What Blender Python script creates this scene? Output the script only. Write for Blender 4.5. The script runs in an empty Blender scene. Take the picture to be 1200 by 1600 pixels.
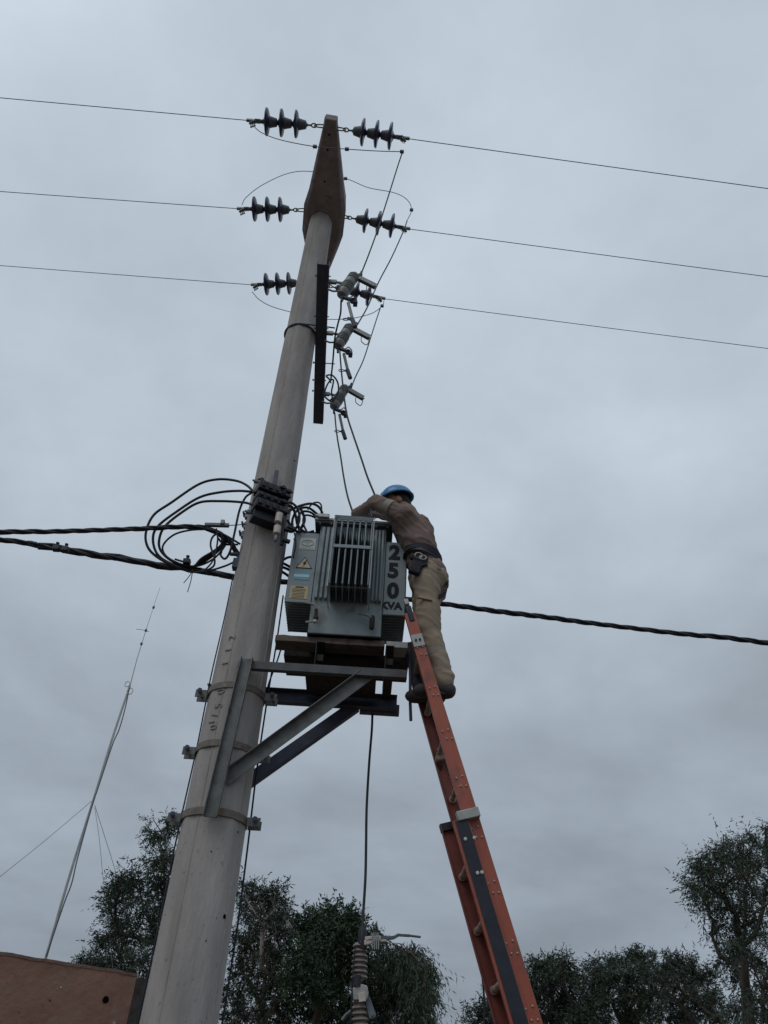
import bpy, bmesh, math, random
import numpy as np
from mathutils import Vector, Matrix, noise
random.seed(7)
S = bpy.context.scene
COL = S.collection
V = Vector
# ------------------------------------------------------------------ camera
PITCH, ROLL, FPX = math.radians(39.55), math.radians(3.43), 1200.0
FW = V((0, math.cos(PITCH), math.sin(PITCH)))
r0, u0 = V((1, 0, 0)), V((0, -math.sin(PITCH), math.cos(PITCH)))
RT = r0*math.cos(ROLL)+u0*math.sin(ROLL)
UP = u0*math.cos(ROLL)-r0*math.sin(ROLL)
EYE = V((0, 0, 1.6))
cd = bpy.data.cameras.new('camera'); cam = bpy.data.objects.new('camera', cd); COL.objects.link(cam)
cam.matrix_world = Matrix(((RT.x, UP.x, -FW.x, EYE.x), (RT.y, UP.y, -FW.y, EYE.y), (RT.z, UP.z, -FW.z, EYE.z), (0, 0, 0, 1)))
cd.sensor_fit = 'VERTICAL'; cd.sensor_height = 36; cd.lens = FPX/1600*36; cd.clip_start = .05; cd.clip_end = 3000
S.camera = cam
# ------------------------------------------------------------------ world, sun, exposure
SUN_EL, SUN_AZ = math.radians(50), math.radians(215)   # azimuth clockwise from +Y: behind the camera, to the left
S.view_settings.view_transform = 'Standard'; S.view_settings.look = 'None'
S.view_settings.gamma = 1; S.view_settings.exposure = .16; S.view_settings.use_curve_mapping = False
w = bpy.data.worlds.new("World"); S.world = w; w.use_nodes = True
nt = w.node_tree; nt.nodes.clear()
def N(t, **k):
    n = nt.nodes.new(t)
    for a, b in k.items(): setattr(n, a, b)
    return n
def L(a, b): nt.links.new(a, b)
sky = N('ShaderNodeTexSky', sky_type='NISHITA', sun_disc=False); sky.sun_elevation = SUN_EL; sky.sun_rotation = SUN_AZ
tc = N('ShaderNodeTexCoord'); sep = N('ShaderNodeSeparateXYZ'); L(tc.outputs['Generated'], sep.inputs[0])
den = N('ShaderNodeMath', operation='ADD'); den.inputs[1].default_value = .22
mz = N('ShaderNodeMath', operation='MAXIMUM'); mz.inputs[1].default_value = 0; L(sep.outputs[2], mz.inputs[0]); L(mz.outputs[0], den.inputs[0])
dx = N('ShaderNodeMath', operation='DIVIDE'); dy = N('ShaderNodeMath', operation='DIVIDE')
L(sep.outputs[0], dx.inputs[0]); L(den.outputs[0], dx.inputs[1]); L(sep.outputs[1], dy.inputs[0]); L(den.outputs[0], dy.inputs[1])
cmb = N('ShaderNodeCombineXYZ'); L(dx.outputs[0], cmb.inputs[0]); L(dy.outputs[0], cmb.inputs[1])
rmp = N('ShaderNodeValToRGB')      # cloud layer colour by height above the horizon
els = rmp.color_ramp.elements
stops = [(0, (.212, .246, .288)), (.12, (.236, .275, .322)), (.32, (.305, .354, .410)), (.52, (.398, .460, .524)), (.70, (.462, .534, .602)), (.86, (.488, .562, .636)), (1, (.50, .575, .65))]
els[0].position = 0; els[0].color = (*stops[0][1], 1); els[1].position = 1; els[1].color = (*stops[-1][1], 1)
for p_, c_ in stops[1:-1]:
    e = els.new(p_); e.color = (*c_, 1)
L(mz.outputs[0], rmp.inputs[0])
n1 = N('ShaderNodeTexNoise'); n1.inputs['Scale'].default_value = 1.3; n1.inputs['Detail'].default_value = 5; n1.inputs['Roughness'].default_value = .5; n1.inputs['Distortion'].default_value = .3
L(cmb.outputs[0], n1.inputs['Vector'])
n2 = N('ShaderNodeTexNoise'); n2.inputs['Scale'].default_value = 3.2; n2.inputs['Detail'].default_value = 6; n2.inputs['Roughness'].default_value = .55
L(cmb.outputs[0], n2.inputs['Vector'])
m1 = N('ShaderNodeMapRange'); m1.inputs[1].default_value = .3; m1.inputs[2].default_value = .7; m1.inputs[3].default_value = .80; m1.inputs[4].default_value = 1.18; L(n1.outputs[0], m1.inputs[0])
m2 = N('ShaderNodeMapRange'); m2.inputs[1].default_value = .3; m2.inputs[2].default_value = .7; m2.inputs[3].default_value = .90; m2.inputs[4].default_value = 1.09; L(n2.outputs[0], m2.inputs[0])
mm = N('ShaderNodeMath', operation='MULTIPLY'); L(m1.outputs[0], mm.inputs[0]); L(m2.outputs[0], mm.inputs[1])
mu = N('ShaderNodeMath', operation='MULTIPLY'); mu.inputs[1].default_value = 10.0; L(mm.outputs[0], mu.inputs[0])   # 10 x 0.1 strength
vm = N('ShaderNodeVectorMath', operation='SCALE'); L(rmp.outputs[0], vm.inputs[0]); L(mu.outputs[0], vm.inputs['Scale'])
mx = N('ShaderNodeMixRGB'); mx.inputs[0].default_value = .97; L(sky.outputs[0], mx.inputs[1]); L(vm.outputs[0], mx.inputs[2])
bg = N('ShaderNodeBackground'); bg.inputs[1].default_value = .1; out = N('ShaderNodeOutputWorld'); L(mx.outputs[0], bg.inputs[0]); L(bg.outputs[0], out.inputs[0])
sl = bpy.data.lights.new('sun', 'SUN'); sl.energy = .55; sl.angle = math.radians(35); sl.color = (1, .95, .88)
so = bpy.data.objects.new('sun', sl); COL.objects.link(so)
sd = V((math.sin(SUN_AZ)*math.cos(SUN_EL), math.cos(SUN_AZ)*math.cos(SUN_EL), math.sin(SUN_EL)))
so.rotation_euler = sd.to_track_quat('Z', 'Y').to_euler()
# ------------------------------------------------------------------ helpers
def ray(x, y): return FW+RT*((x-600)/FPX)+UP*((800-y)/FPX)
def aY(x, y, Y): d = ray(x, y); return EYE+d*(Y/d.y)
def aZ(x, y, Z): d = ray(x, y); return EYE+d*((Z-1.6)/d.z)
MATS = {}
def mat(name, col, rough=.7, metal=0, var=.18, scale=8, bump=.15, bscale=40, col2=None, stretch=(1, 1, 1), spec=.4, spots=None):
    m = bpy.data.materials.new(name); m.use_nodes = True; t = m.node_tree; b = t.nodes['Principled BSDF']
    b.inputs['Roughness'].default_value = rough; b.inputs['Metallic'].default_value = metal; b.inputs['Specular IOR Level'].default_value = spec
    co = t.nodes.new('ShaderNodeTexCoord'); mp = t.nodes.new('ShaderNodeMapping'); mp.inputs['Scale'].default_value = stretch
    t.links.new(co.outputs['Object'], mp.inputs[0])
    nz = t.nodes.new('ShaderNodeTexNoise'); nz.inputs['Scale'].default_value = scale; nz.inputs['Detail'].default_value = 6; nz.inputs['Roughness'].default_value = .62
    t.links.new(mp.outputs[0], nz.inputs['Vector'])
    cr = t.nodes.new('ShaderNodeValToRGB'); e = cr.color_ramp.elements
    c2 = col2 or tuple(c*(1+var) for c in col)
    e[0].position = .3; e[0].color = (*[c*(1-var) for c in col], 1); e[1].position = .7; e[1].color = (*c2, 1)
    t.links.new(nz.outputs[0], cr.inputs[0]); last = cr.outputs[0]
    if spots:
        sc, thr, scol = spots
        ns = t.nodes.new('ShaderNodeTexNoise'); ns.inputs['Scale'].default_value = sc; ns.inputs['Detail'].default_value = 5
        t.links.new(co.outputs['Object'], ns.inputs['Vector'])
        mr = t.nodes.new('ShaderNodeMapRange'); mr.inputs[1].default_value = thr; mr.inputs[2].default_value = thr+.12; t.links.new(ns.outputs[0], mr.inputs[0])
        mi = t.nodes.new('ShaderNodeMixRGB'); mi.inputs[2].default_value = (*scol, 1); t.links.new(mr.outputs[0], mi.inputs[0]); t.links.new(last, mi.inputs[1]); last = mi.outputs[0]
    t.links.new(last, b.inputs['Base Color'])
    if bump:
        nb = t.nodes.new('ShaderNodeTexNoise'); nb.inputs['Scale'].default_value = bscale; nb.inputs['Detail'].default_value = 5
        t.links.new(mp.outputs[0], nb.inputs['Vector'])
        bp = t.nodes.new('ShaderNodeBump'); bp.inputs['Strength'].default_value = bump; bp.inputs['Distance'].default_value = .01
        t.links.new(nb.outputs[0], bp.inputs['Height']); t.links.new(bp.outputs[0], b.inputs['Normal'])
    MATS[name] = m; return m
M = MATS
mat('concrete', (.345, .325, .315), .9, var=.25, scale=6, bump=.6, bscale=50, stretch=(1, 1, .2), spots=(42, .63, (.20, .18, .17)))
mat('stamp', (.28, .26, .25), .9, var=.2, scale=20, bump=.3)
mat('arm_concrete', (.275, .245, .255), .9, var=.25, scale=7, bump=.45, bscale=50, spots=(18, .6, (.19, .15, .14)))
mat('galv', (.20, .215, .22), .55, .55, var=.25, scale=22, bump=.15, spots=(9, .62, (.16, .12, .09)))
mat('galv_light', (.36, .37, .36), .5, .4, var=.15, scale=25, bump=.1)
mat('dark_steel', (.062, .075, .115), .6, .0, var=.25, scale=14, bump=.12)
mat('band_steel', (.185, .165, .145), .65, .3, var=.25, scale=20, bump=.2, spots=(14, .55, (.17, .10, .06)))
mat('shaded_beam_steel', (.085, .092, .10), .6, .3, var=.3, scale=14, bump=.15, spots=(10, .6, (.08, .06, .05)))  # bracket steel darkened, shade under the transformer put into the colour
mat('bracket_steel', (.145, .155, .155), .6, .35, var=.25, scale=14, bump=.15, spots=(10, .58, (.12, .085, .06)))
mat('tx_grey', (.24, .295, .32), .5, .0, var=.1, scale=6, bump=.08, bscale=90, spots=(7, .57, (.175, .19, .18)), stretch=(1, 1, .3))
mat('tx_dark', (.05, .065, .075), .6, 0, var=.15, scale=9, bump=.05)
mat('rust_and_shade', (.042, .036, .034), .8, .1, var=.4, scale=18, bump=.3)  # rust brown, also paints shade on wall end, rear plank and fill plate
mat('wood', (.135, .112, .098), .9, var=.35, scale=12, bump=.5, bscale=70, stretch=(.2, 1, 1), spots=(10, .56, (.10, .065, .05)))
mat('glaze', (.028, .036, .085), .38, 0, var=.3, scale=10, bump=0, spec=.6)
mat('cap_grey', (.15, .17, .195), .6, .2, var=.2, scale=30, bump=.2)
mat('porc', (.20, .215, .215), .35, 0, var=.12, scale=20, bump=.05)
mat('porc_brown', (.19, .16, .152), .4, 0, var=.2, scale=20, bump=.05)
mat('porc_white', (.52, .47, .43), .4, 0, var=.1, scale=20, bump=.05)
mat('rubber', (.018, .021, .03), .6, 0, var=.1, scale=3, bump=0)
mat('alu_wire', (.13, .14, .155), .5, .4, var=.15, scale=50, bump=0)
mat('black_plastic', (.014, .016, .026), .55, 0, var=.3, scale=12, bump=.1)
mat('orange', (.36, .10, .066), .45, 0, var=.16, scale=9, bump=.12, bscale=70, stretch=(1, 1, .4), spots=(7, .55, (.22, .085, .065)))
mat('orange_shaded', (.20, .055, .042), .5, 0, var=.2, scale=9, bump=.1, spots=(9, .6, (.16, .045, .03)))  # ladder orange darkened, far rails carry their shade in the colour
mat('ladder_black', (.02, .024, .035), .5, 0, var=.3, scale=14, bump=.1)
mat('rung', (.34, .26, .215), .7, .2, var=.25, scale=20, bump=.2)
mat('shirt', (.225, .172, .152), .95, 0, var=.2, scale=7, bump=.3, bscale=240, spec=.1)
mat('trousers', (.31, .255, .195), .95, 0, var=.13, scale=8, bump=.3, bscale=240, spec=.1, spots=(6, .62, (.24, .19, .14)))
mat('reflective', (.235, .215, .19), .6, 0, var=.08, scale=40, bump=.1)
mat('helmet', (.04, .20, .42), .3, 0, var=.08, scale=6, bump=.02, spec=.5)
mat('harness', (.02, .02, .032), .8, 0, var=.3, scale=40, bump=.3)
mat('boot', (.045, .04, .042), .75, 0, var=.3, scale=20, bump=.3)
mat('skin', (.33, .17, .12), .6, 0, var=.1, scale=20, bump=.05)
mat('hair', (.02, .014, .012), .8, 0, var=.3, scale=60, bump=.3)
mat('white_sticker', (.52, .55, .53), .6, 0, var=.06, scale=12, bump=0)
mat('faded_ink', (.34, .39, .37), .7, 0, var=.1, scale=12, bump=0)
mat('warn', (.62, .49, .37), .6, 0, var=.1, scale=12, bump=0)
mat('hole_shade', (.006, .006, .006), 1, 0, var=.1, bump=0, spec=0)  # flat black painted in for the darkness inside holes
mat('ink', (.016, .02, .03), .8, 0, var=.2, scale=12, bump=0)
mat('flag_blue', (.13, .42, .55), .6, 0, var=.08, scale=12, bump=0)
mat('flag_white', (.62, .68, .70), .6, 0, var=.05, scale=12, bump=0)
mat('yellow_plate', (.52, .43, .25), .55, 0, var=.12, scale=15, bump=0)
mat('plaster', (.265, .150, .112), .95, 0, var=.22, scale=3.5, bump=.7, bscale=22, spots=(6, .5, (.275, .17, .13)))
mat('plaster_edge', (.19, .125, .10), .95, 0, var=.25, scale=9, bump=.6)
mat('dirt', (.115, .085, .06), .95, 0, var=.2, scale=.6, bump=.5, bscale=9)
mat('bark', (.07, .058, .05), .9, 0, var=.3, scale=8, bump=.6, bscale=30)
mat('bark_pale', (.30, .26, .23), .9, 0, var=.25, scale=8, bump=.5, bscale=30)
mat('leaf_a', (.042, .062, .042), .75, 0, var=.3, scale=1.3, bump=0)
mat('leaf_b', (.034, .062, .032), .7, 0, var=.3, scale=1.6, bump=0)
mat('leaf_c', (.038, .053, .037), .75, 0, var=.3, scale=1.3, bump=0)
mat('mast_metal', (.42, .43, .43), .5, .4, var=.12, scale=6, bump=.05)

def tag(o, label=None, cat=None, group=None, kind=None):
    for k, v in (('label', label), ('category', cat), ('group', group), ('kind', kind)):
        if v: o[k] = v
    return o
def empty(name, loc, label, cat, group=None, rot=None):
    o = bpy.data.objects.new(name, None); COL.objects.link(o); o.location = loc; o.empty_display_size = .1
    if rot is not None: o.rotation_euler = rot
    return tag(o, label, cat, group)
class MB:
    def __init__(s): s.v = []; s.f = []
    def add(s, vs, fs):
        n = len(s.v); s.v += [tuple(v) for v in vs]; s.f += [tuple(i+n for i in f) for f in fs]; return s
    def box(s, c, size, rot=None):
        hx, hy, hz = [k/2 for k in size]; c = V(c)
        vs = [V((x, y, z)) for x in (-hx, hx) for y in (-hy, hy) for z in (-hz, hz)]
        if rot is not None: vs = [rot@v for v in vs]
        return s.add([c+v for v in vs], [(0, 1, 3, 2), (4, 6, 7, 5), (0, 4, 5, 1), (2, 3, 7, 6), (0, 2, 6, 4), (1, 5, 7, 3)])
    def bar(s, a, b, wd, th, up=(0, 0, 1)):        # box from a to b, wd across, th along up
        a, b = V(a), V(b); d = (b-a).normalized(); up = V(up); sd_ = d.cross(up).normalized(); u = sd_.cross(d)
        R_ = Matrix((d, sd_, u)).transposed()
        return s.box((a+b)/2, ((b-a).length, wd, th), R_)
    def tube(s, pts, r, n=8, cap=True):
        pts = [V(p) for p in pts]; m = len(pts)
        rs = r if isinstance(r, (list, tuple)) else [r]*m
        t0 = (pts[1]-pts[0]).normalized(); ref = V((0, 0, 1)) if abs(t0.z) < .9 else V((1, 0, 0))
        nrm = t0.cross(ref).normalized(); vs = []
        for i in range(m):
            t = (pts[min(i+1, m-1)]-pts[max(i-1, 0)])
            t = t.normalized() if t.length > 1e-9 else t0
            nrm = (nrm-t*nrm.dot(t)); nrm = nrm.normalized() if nrm.length > 1e-6 else t.orthogonal().normalized()
            bn = t.cross(nrm)
            for k in range(n):
                a = 2*math.pi*k/n; vs.append(pts[i]+(nrm*math.cos(a)+bn*math.sin(a))*rs[i])
        fs = [(i*n+k, i*n+(k+1) % n, (i+1)*n+(k+1) % n, (i+1)*n+k) for i in range(m-1) for k in range(n)]
        if cap: fs += [tuple(range(n-1, -1, -1)), tuple(range((m-1)*n, m*n))]
        return s.add(vs, fs)
    def lathe(s, prof, a, b, n=20):                # prof: (t, r) with t in metres along a->b
        a, b = V(a), V(b); d = (b-a).normalized()
        return s.tube([a+d*t for t, r_ in prof], [max(r_, .0005) for t, r_ in prof], n) if False else s._lathe(prof, a, d, n)
    def _lathe(s, prof, a, d, n):
        x = d.orthogonal().normalized(); y = d.cross(x); vs = []
        for t, r_ in prof:
            for k in range(n):
                an = 2*math.pi*k/n; vs.append(a+d*t+(x*math.cos(an)+y*math.sin(an))*max(r_, .0004))
        m = len(prof)
        fs = [(i*n+k, i*n+(k+1) % n, (i+1)*n+(k+1) % n, (i+1)*n+k) for i in range(m-1) for k in range(n)]
        fs += [tuple(range(n-1, -1, -1)), tuple(range((m-1)*n, m*n))]
        return s.add(vs, fs)
    def ell(s, c, r, rot=None, nu=14, nv=10):
        c = V(c); vs = []; 
        for j in range(nv+1):
            ph = math.pi*j/nv
            for k in range(nu):
                th = 2*math.pi*k/nu; p = V((r[0]*max(math.sin(ph), .01)*math.cos(th), r[1]*max(math.sin(ph), .01)*math.sin(th), r[2]*math.cos(ph)))
                vs.append(c+(rot@p if rot is not None else p))
        fs = [(j*nu+k, (j+1)*nu+k, (j+1)*nu+(k+1) % nu, j*nu+(k+1) % nu) for j in range(nv) for k in range(nu)]
        fs += [tuple(range(nu)), tuple(range((nv+1)*nu-1, nv*nu-1, -1))]
        return s.add(vs, fs)
    def prism(s, poly, a, b):                      # poly: list of 3D points, extruded by vector b-a
        d = V(b)-V(a); n = len(poly); vs = [V(p) for p in poly]+[V(p)+d for p in poly]
        return s.add(vs, [tuple(range(n-1, -1, -1)), tuple(range(n, 2*n))]+[(i, (i+1) % n, n+(i+1) % n, n+i) for i in range(n)])
    def build(s, name, m, parent=None, bevel=0, smooth=True, origin=None, ang=38):
        me = bpy.data.meshes.new(name)
        if parent is not None: o0 = V(parent.location) if origin is None else V(origin)
        else:
            arr = np.array(s.v); lo, hi = arr.min(0), arr.max(0); o0 = V(((lo[0]+hi[0])/2, (lo[1]+hi[1])/2, lo[2])) if origin is None else V(origin)
        me.from_pydata([V(v)-o0 for v in s.v], [], s.f)
        bm = bmesh.new(); bm.from_mesh(me); bmesh.ops.recalc_face_normals(bm, faces=bm.faces); bm.to_mesh(me); bm.free()
        me.materials.append(M[m] if isinstance(m, str) else m)
        if smooth: me.shade_smooth(); me.set_sharp_from_angle(angle=math.radians(ang))
        o = bpy.data.objects.new(name, me); COL.objects.link(o)
        if parent is not None: o.parent = parent
        else: o.location = o0
        if bevel:
            bv = o.modifiers.new('b', 'BEVEL'); bv.width = bevel; bv.segments = 2; bv.limit_method = 'ANGLE'
        return o
    def local(s, name, m, parent, bevel=0, smooth=True):   # vertices already in the parent's frame
        return s.build(name, m, parent, bevel, smooth, origin=(0, 0, 0))
def sub(mb, name, m, part, root, bevel=0):                 # sub-part of a part whose frame equals root's
    o = mb.build(name, m, root, bevel); o.parent = part; return o
def kids(o, table): return table.get(o, [])
def copy_tree(o, parent=None):
    table = {}
    for x in list(COL.objects):
        if x.parent is not None: table.setdefault(x.parent, []).append(x)
    def rec(q, par):
        c = q.copy(); COL.objects.link(c); c.parent = par
        for ch in table.get(q, []): rec(ch, c)
        return c
    return rec(o, parent)
def smooth_path(pts, k=8):
    pts = [V(p) for p in pts]; out_ = []
    P = [2*pts[0]-pts[1]]+pts+[2*pts[-1]-pts[-2]]
    for i in range(1, len(P)-2):
        a, b, c, d = P[i-1:i+3]
        for j in range(k):
            t = j/k; out_.append(.5*((2*b)+(c-a)*t+(2*a-5*b+4*c-d)*t*t+(3*b-a-3*c+d)*t**3))
    out_.append(pts[-1]); return out_
def pxY(L_, Y0, Y1=None):                                    # list of picture points -> path lying in a vertical plane of depth Y0..Y1
    n = len(L_); Y1 = Y0 if Y1 is None else Y1
    return [aY(x, y, Y0+(Y1-Y0)*i/(n-1)) for i, (x, y) in enumerate(L_)]
def wire(name, pts, r, m, label, cat, group=None, k=8, n=8, sm=True):
    o = MB().tube(smooth_path(pts, k) if sm else pts, r, n).build(name, m, ang=75); return tag(o, label, cat, group)
def instances(name, mesh_o, positions, parent, rot=None):    # linked copies of a mesh part in the parent's frame
    for i, p in enumerate(positions):
        o = mesh_o if i == 0 else mesh_o.copy()
        if i: COL.objects.link(o); o.parent = parent
        o.location = p
        if rot is not None: o.rotation_euler = rot
def text_mesh(name, body, size, loc, m, parent, rotx=math.pi/2, bold=0, depth=.001, sx=1.0, rotm=None):
    c = bpy.data.curves.new(name, 'FONT'); c.body = body; c.size = size; c.extrude = depth; c.offset = bold; c.align_x = 'CENTER'; c.align_y = 'CENTER'; c.resolution_u = 4
    t = bpy.data.objects.new(name, c); COL.objects.link(t)
    dg = bpy.context.evaluated_depsgraph_get(); me = bpy.data.meshes.new_from_object(t.evaluated_get(dg)); bpy.data.objects.remove(t)
    me.materials.clear(); me.materials.append(M[m])
    R_ = rotm if rotm is not None else Matrix.Rotation(rotx, 4, 'X')
    me.transform(R_.to_4x4() @ Matrix.Diagonal((sx, 1, 1, 1)))
    o = bpy.data.objects.new(name, me); COL.objects.link(o); o.parent = parent; o.location = V(loc)-V(parent.location)
    return o

# ------------------------------------------------------------------ ground
g = MB(); n_ = 40
R1 = [0]+[2.5*1.21**i for i in range(36)]
vs = []; fs = []
for i, r_ in enumerate(R1):
    for k in range(48):
        a = 2*math.pi*k/48; x, y = r_*math.cos(a), r_*math.sin(a)
        vs.append((x, y+5, -.004+.05*noise.noise(V((x*.15, y*.15, 0)))*min(1, r_/8)))
for i in range(len(R1)-1):
    for k in range(48): fs.append((i*48+k, (i+1)*48+k, (i+1)*48+(k+1) % 48, i*48+(k+1) % 48))
tag(g.add(vs, fs).build('ground', 'dirt', origin=(0, 0, 0)), kind='structure')

# ------------------------------------------------------------------ concrete pole
def pax(z): return -.933-.0045*z
def prad(z): return (.45-.0172*z)/2
PY = 5.0
pole = empty('utility_pole', (pax(0), PY, 0), 'tall tapering grey concrete pole with vertical mould lines carrying the transformer platform', 'utility pole')
mb = MB(); vs = []; fs = []; NS = 48
zs = [-.3+i*(10.62+.3)/60 for i in range(61)]
for z in zs:
    for k in range(NS):
        a = 2*math.pi*(k+.5)/NS+.2
        seg = math.pi/4; loc = ((a+.06) % seg)-seg/2
        oct_ = math.cos(seg/2)/math.cos(loc)
        rr = prad(z)*(1+.55*(oct_-math.cos(seg/2)*1.02)*.55)*(1.0)+.0016*noise.noise(V((math.cos(a)*3, math.sin(a)*3, z*2)))
        rr = prad(z)*(.25+.75*oct_/.955)+.002*noise.noise(V((math.cos(a)*3, math.sin(a)*3, z*2)))
        vs.append((pax(z)+rr*math.cos(a), PY+rr*math.sin(a), z))
for i in range(60):
    for k in range(NS): fs.append((i*NS+k, i*NS+(k+1) % NS, (i+1)*NS+(k+1) % NS, (i+1)*NS+k))
fs.append(tuple(range(60*NS, 61*NS)))
o = mb.add(vs, fs).build('shaft', 'concrete', pole); o.data.set_sharp_from_angle(angle=math.radians(60))
mb = MB()                                                   # raised mould seams down the shaft
for a in (math.radians(250), math.radians(335)):
    pts = [(pax(z)+(prad(z)*1.0-.004)*math.cos(a), PY+(prad(z)*1.0-.004)*math.sin(a), z) for z in zs[::3]]
    mb.tube(pts, .0055, 5)
mb.build('mould_seam', 'concrete', pole)
for px_, py_, rr in ((351, 1432, .013), (330, 1330, .004), (322, 1470, .004), (460, 720, .008), (345, 1390, .004), (372, 1300, .005)):   # form-tie holes as black dots, their shade put into the colour
    d = ray(px_, py_); p = None
    for s_ in range(400):
        q = EYE+d*(4.4+s_*.004)/d.y
        if (q.x-pax(q.z))**2+(q.y-PY)**2 < (prad(q.z)+.0)**2: p = q; break
    if p:
        c = V((pax(p.z), PY, p.z)); nrm = (p-c).normalized()
        MB().lathe([(0, rr*.5), (.004, rr), (.008, rr*.6)], p-nrm*.004, p+nrm, 8).build('tie_hole', 'hole_shade', pole)
# stamped characters
for ch, px_, py_, sz in (('1', 352, 1036, .08), ('1', 357, 1015, .08), ('2', 363, 996, .08), ('0', 346, 1080, .085), ('5', 342, 1102, .085), ('/', 336, 1117, .085), ('1', 331, 1128, .075), ('0', 334, 1136, .075)):
    d = ray(px_, py_); q = EYE+d*4.85/d.y
    for s_ in range(300):
        q = EYE+d*(4.6+s_*.002)/d.y
        if (q.x-pax(q.z))**2+(q.y-PY)**2 < (prad(q.z)+.001)**2: break
    a = math.atan2(q.y-PY, q.x-pax(q.z)); R_ = Matrix.Rotation(a+math.pi/2, 4, 'Z')@Matrix.Rotation(math.pi/2, 4, 'X')@Matrix.Rotation(math.pi/2, 4, 'Z')
    text_mesh('stamped_character', ch, sz, q, 'stamp', pole, rotm=R_, bold=-.001, depth=.003)

# ------------------------------------------------------------------ concrete crossarm
ZA = 10.42
CX, CY = pax(10.4), PY
ca = V((.125, -1.15, 0)).normalized()            # along the arm, towards the camera
cs = V((ca.y, -ca.x, 0)); cs = -cs if cs.x < 0 else cs
arm = MB(); secs = [(1.15, .075, .0, .13), (1.08, .08, -.01, .15), (.35, .21, -.13, .2), (.16, .255, -.17, .24), (-.18, .255, -.17, .24), (-.38, .215, -.13, .2), (-1.1, .08, -.01, .15), (-1.18, .075, 0, .13)]
vs = []
for t, hw, zb, zt in secs:
    b = V((CX, CY, ZA))+ca*t+cs*.03*(hw > .15)
    for sx, zz, q in ((-1, zb, .8), (1, zb, .8), (1, zb+.05, 1), (1, zt, .9), (-1, zt, .9), (-1, zb+.05, 1)): vs.append(b+cs*hw*q*sx+V((0, 0, zz)))
fs = [(i*6+k, i*6+(k+1) % 6, (i+1)*6+(k+1) % 6, (i+1)*6+k) for i in range(len(secs)-1) for k in range(6)]+[tuple(range(5, -1, -1)), tuple(range(42, 48))]
cra = empty('crossarm', (CX, CY, ZA-.17), 'reddish concrete crossarm with tapered ends on the top of the pole', 'crossarm')
arm.add(vs, fs).build('beam', 'arm_concrete', cra, bevel=.012)
cl = MB(); c0 = V((CX, CY, ZA-.235))
cl.lathe([(.05, .15), (.052, .168), (.09, .175)], c0, c0+V((0, 0, 1)), 24); cl.build('collar', 'arm_concrete', cra, bevel=.005)
for t in (1.0, .85, .5, -.9):
    p = V((CX, CY, ZA-.03-.05*(t < .9)))+ca*t; MB().lathe([(0, .011), (.012, .011)], p-V((0, 0, .02+.05*(t < .6))), p+V((0, 0, 1)), 8).build('bolt_hole', 'hole_shade', cra)

# ------------------------------------------------------------------ strain insulator strings
def proto_string():
    e = empty('insulator_string', (0, 0, 0), 'x', 'insulator', 'strain insulator strings on the concrete crossarm')
    u = MB(); pts = [(.02+.075*math.sin(t*math.pi), 0, .036*math.cos(t*math.pi)) for t in [i/10 for i in range(11)]]
    pts = [(-.06, 0, .036)]+pts+[(-.06, 0, -.036)]
    u.tube(pts, .008, 6).local('shackle', 'galv', e)
    k = MB(); k.tube([(.10+.03*math.cos(t), .022*math.sin(t), 0) for t in [i*math.pi/6 for i in range(13)]], .008, 6); k.tube([(.12, 0, 0), (.20, 0, 0)], .011, 8); k.lathe([(0, .018), (.03, .02)], (.17, 0, 0), (1, 0, 0), 8)
    k.local('clevis', 'galv', e)
    for i in range(3):
        x = .19+.165*i
        c = MB().lathe([(-.01, .022), (0, .045), (.05, .056), (.09, .066), (.10, .05), (.108, .03)], (x, 0, 0), (9, 0, 0), 20).local('cap', 'cap_grey', e)
        d = MB().lathe([(.080, .058), (.084, .09), (.092, .125), (.102, .143), (.114, .148), (.124, .143), (.128, .12), (.130, .10), (.131, .07), (.14, .05), (.15, .028), (.175, .02)], (x, 0, 0), (9, 0, 0), 28).local('disc', 'glaze', e)
    q = MB(); q.lathe([(0, .018), (.03, .024), (.05, .015), (.08, .012)], (.67, 0, 0), (9, 0, 0), 10); q.box((.735, 0, 0), (.06, .05, .012))
    q.local('socket_link', 'galv', e)
    h = MB(); h.bar((.74, 0, 0), (.86, 0, .006), .03, .034); h.tube([(.75, 0, 0), (.79, 0, -.035), (.815, 0, -.075)], [.016, .018, .014], 8)
    h.local('clamp_body', 'galv', e, bevel=.003)
    for i in range(3):
        b = MB().tube([(.765+i*.018, -.03, -.035-i*.018), (.765+i*.018, .03, -.035-i*.018)], .005, 6); b.lathe([(0, .011), (.012, .011)], (.765+i*.018, -.032, -.035-i*.018), (.765+i*.018, -1, -.035-i*.018), 6)
        b.tube([(.765+i*.018, 0, -.035-i*.018), (.735+i*.018, 0, -.05-i*.018)], .006, 6)
        b.local('clamp_bolt', 'galv', e)
    return e
ends = [((496, 192), (385, 188), 'left', 0), ((530, 199), (640, 217), 'right', 0), ((474, 334), (370, 326), 'left', 1), ((541, 343), (641, 358), 'right', 1), ((478, 449), (392, 445), 'left', 2), ((519, 457), (602, 467), 'right', 2)]
names_ = ['nearest the camera, topmost in the picture', 'level with the pole top', 'far crossarm end, lowest one of its side']
p0 = proto_string(); conds = []
tips = {}
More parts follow.
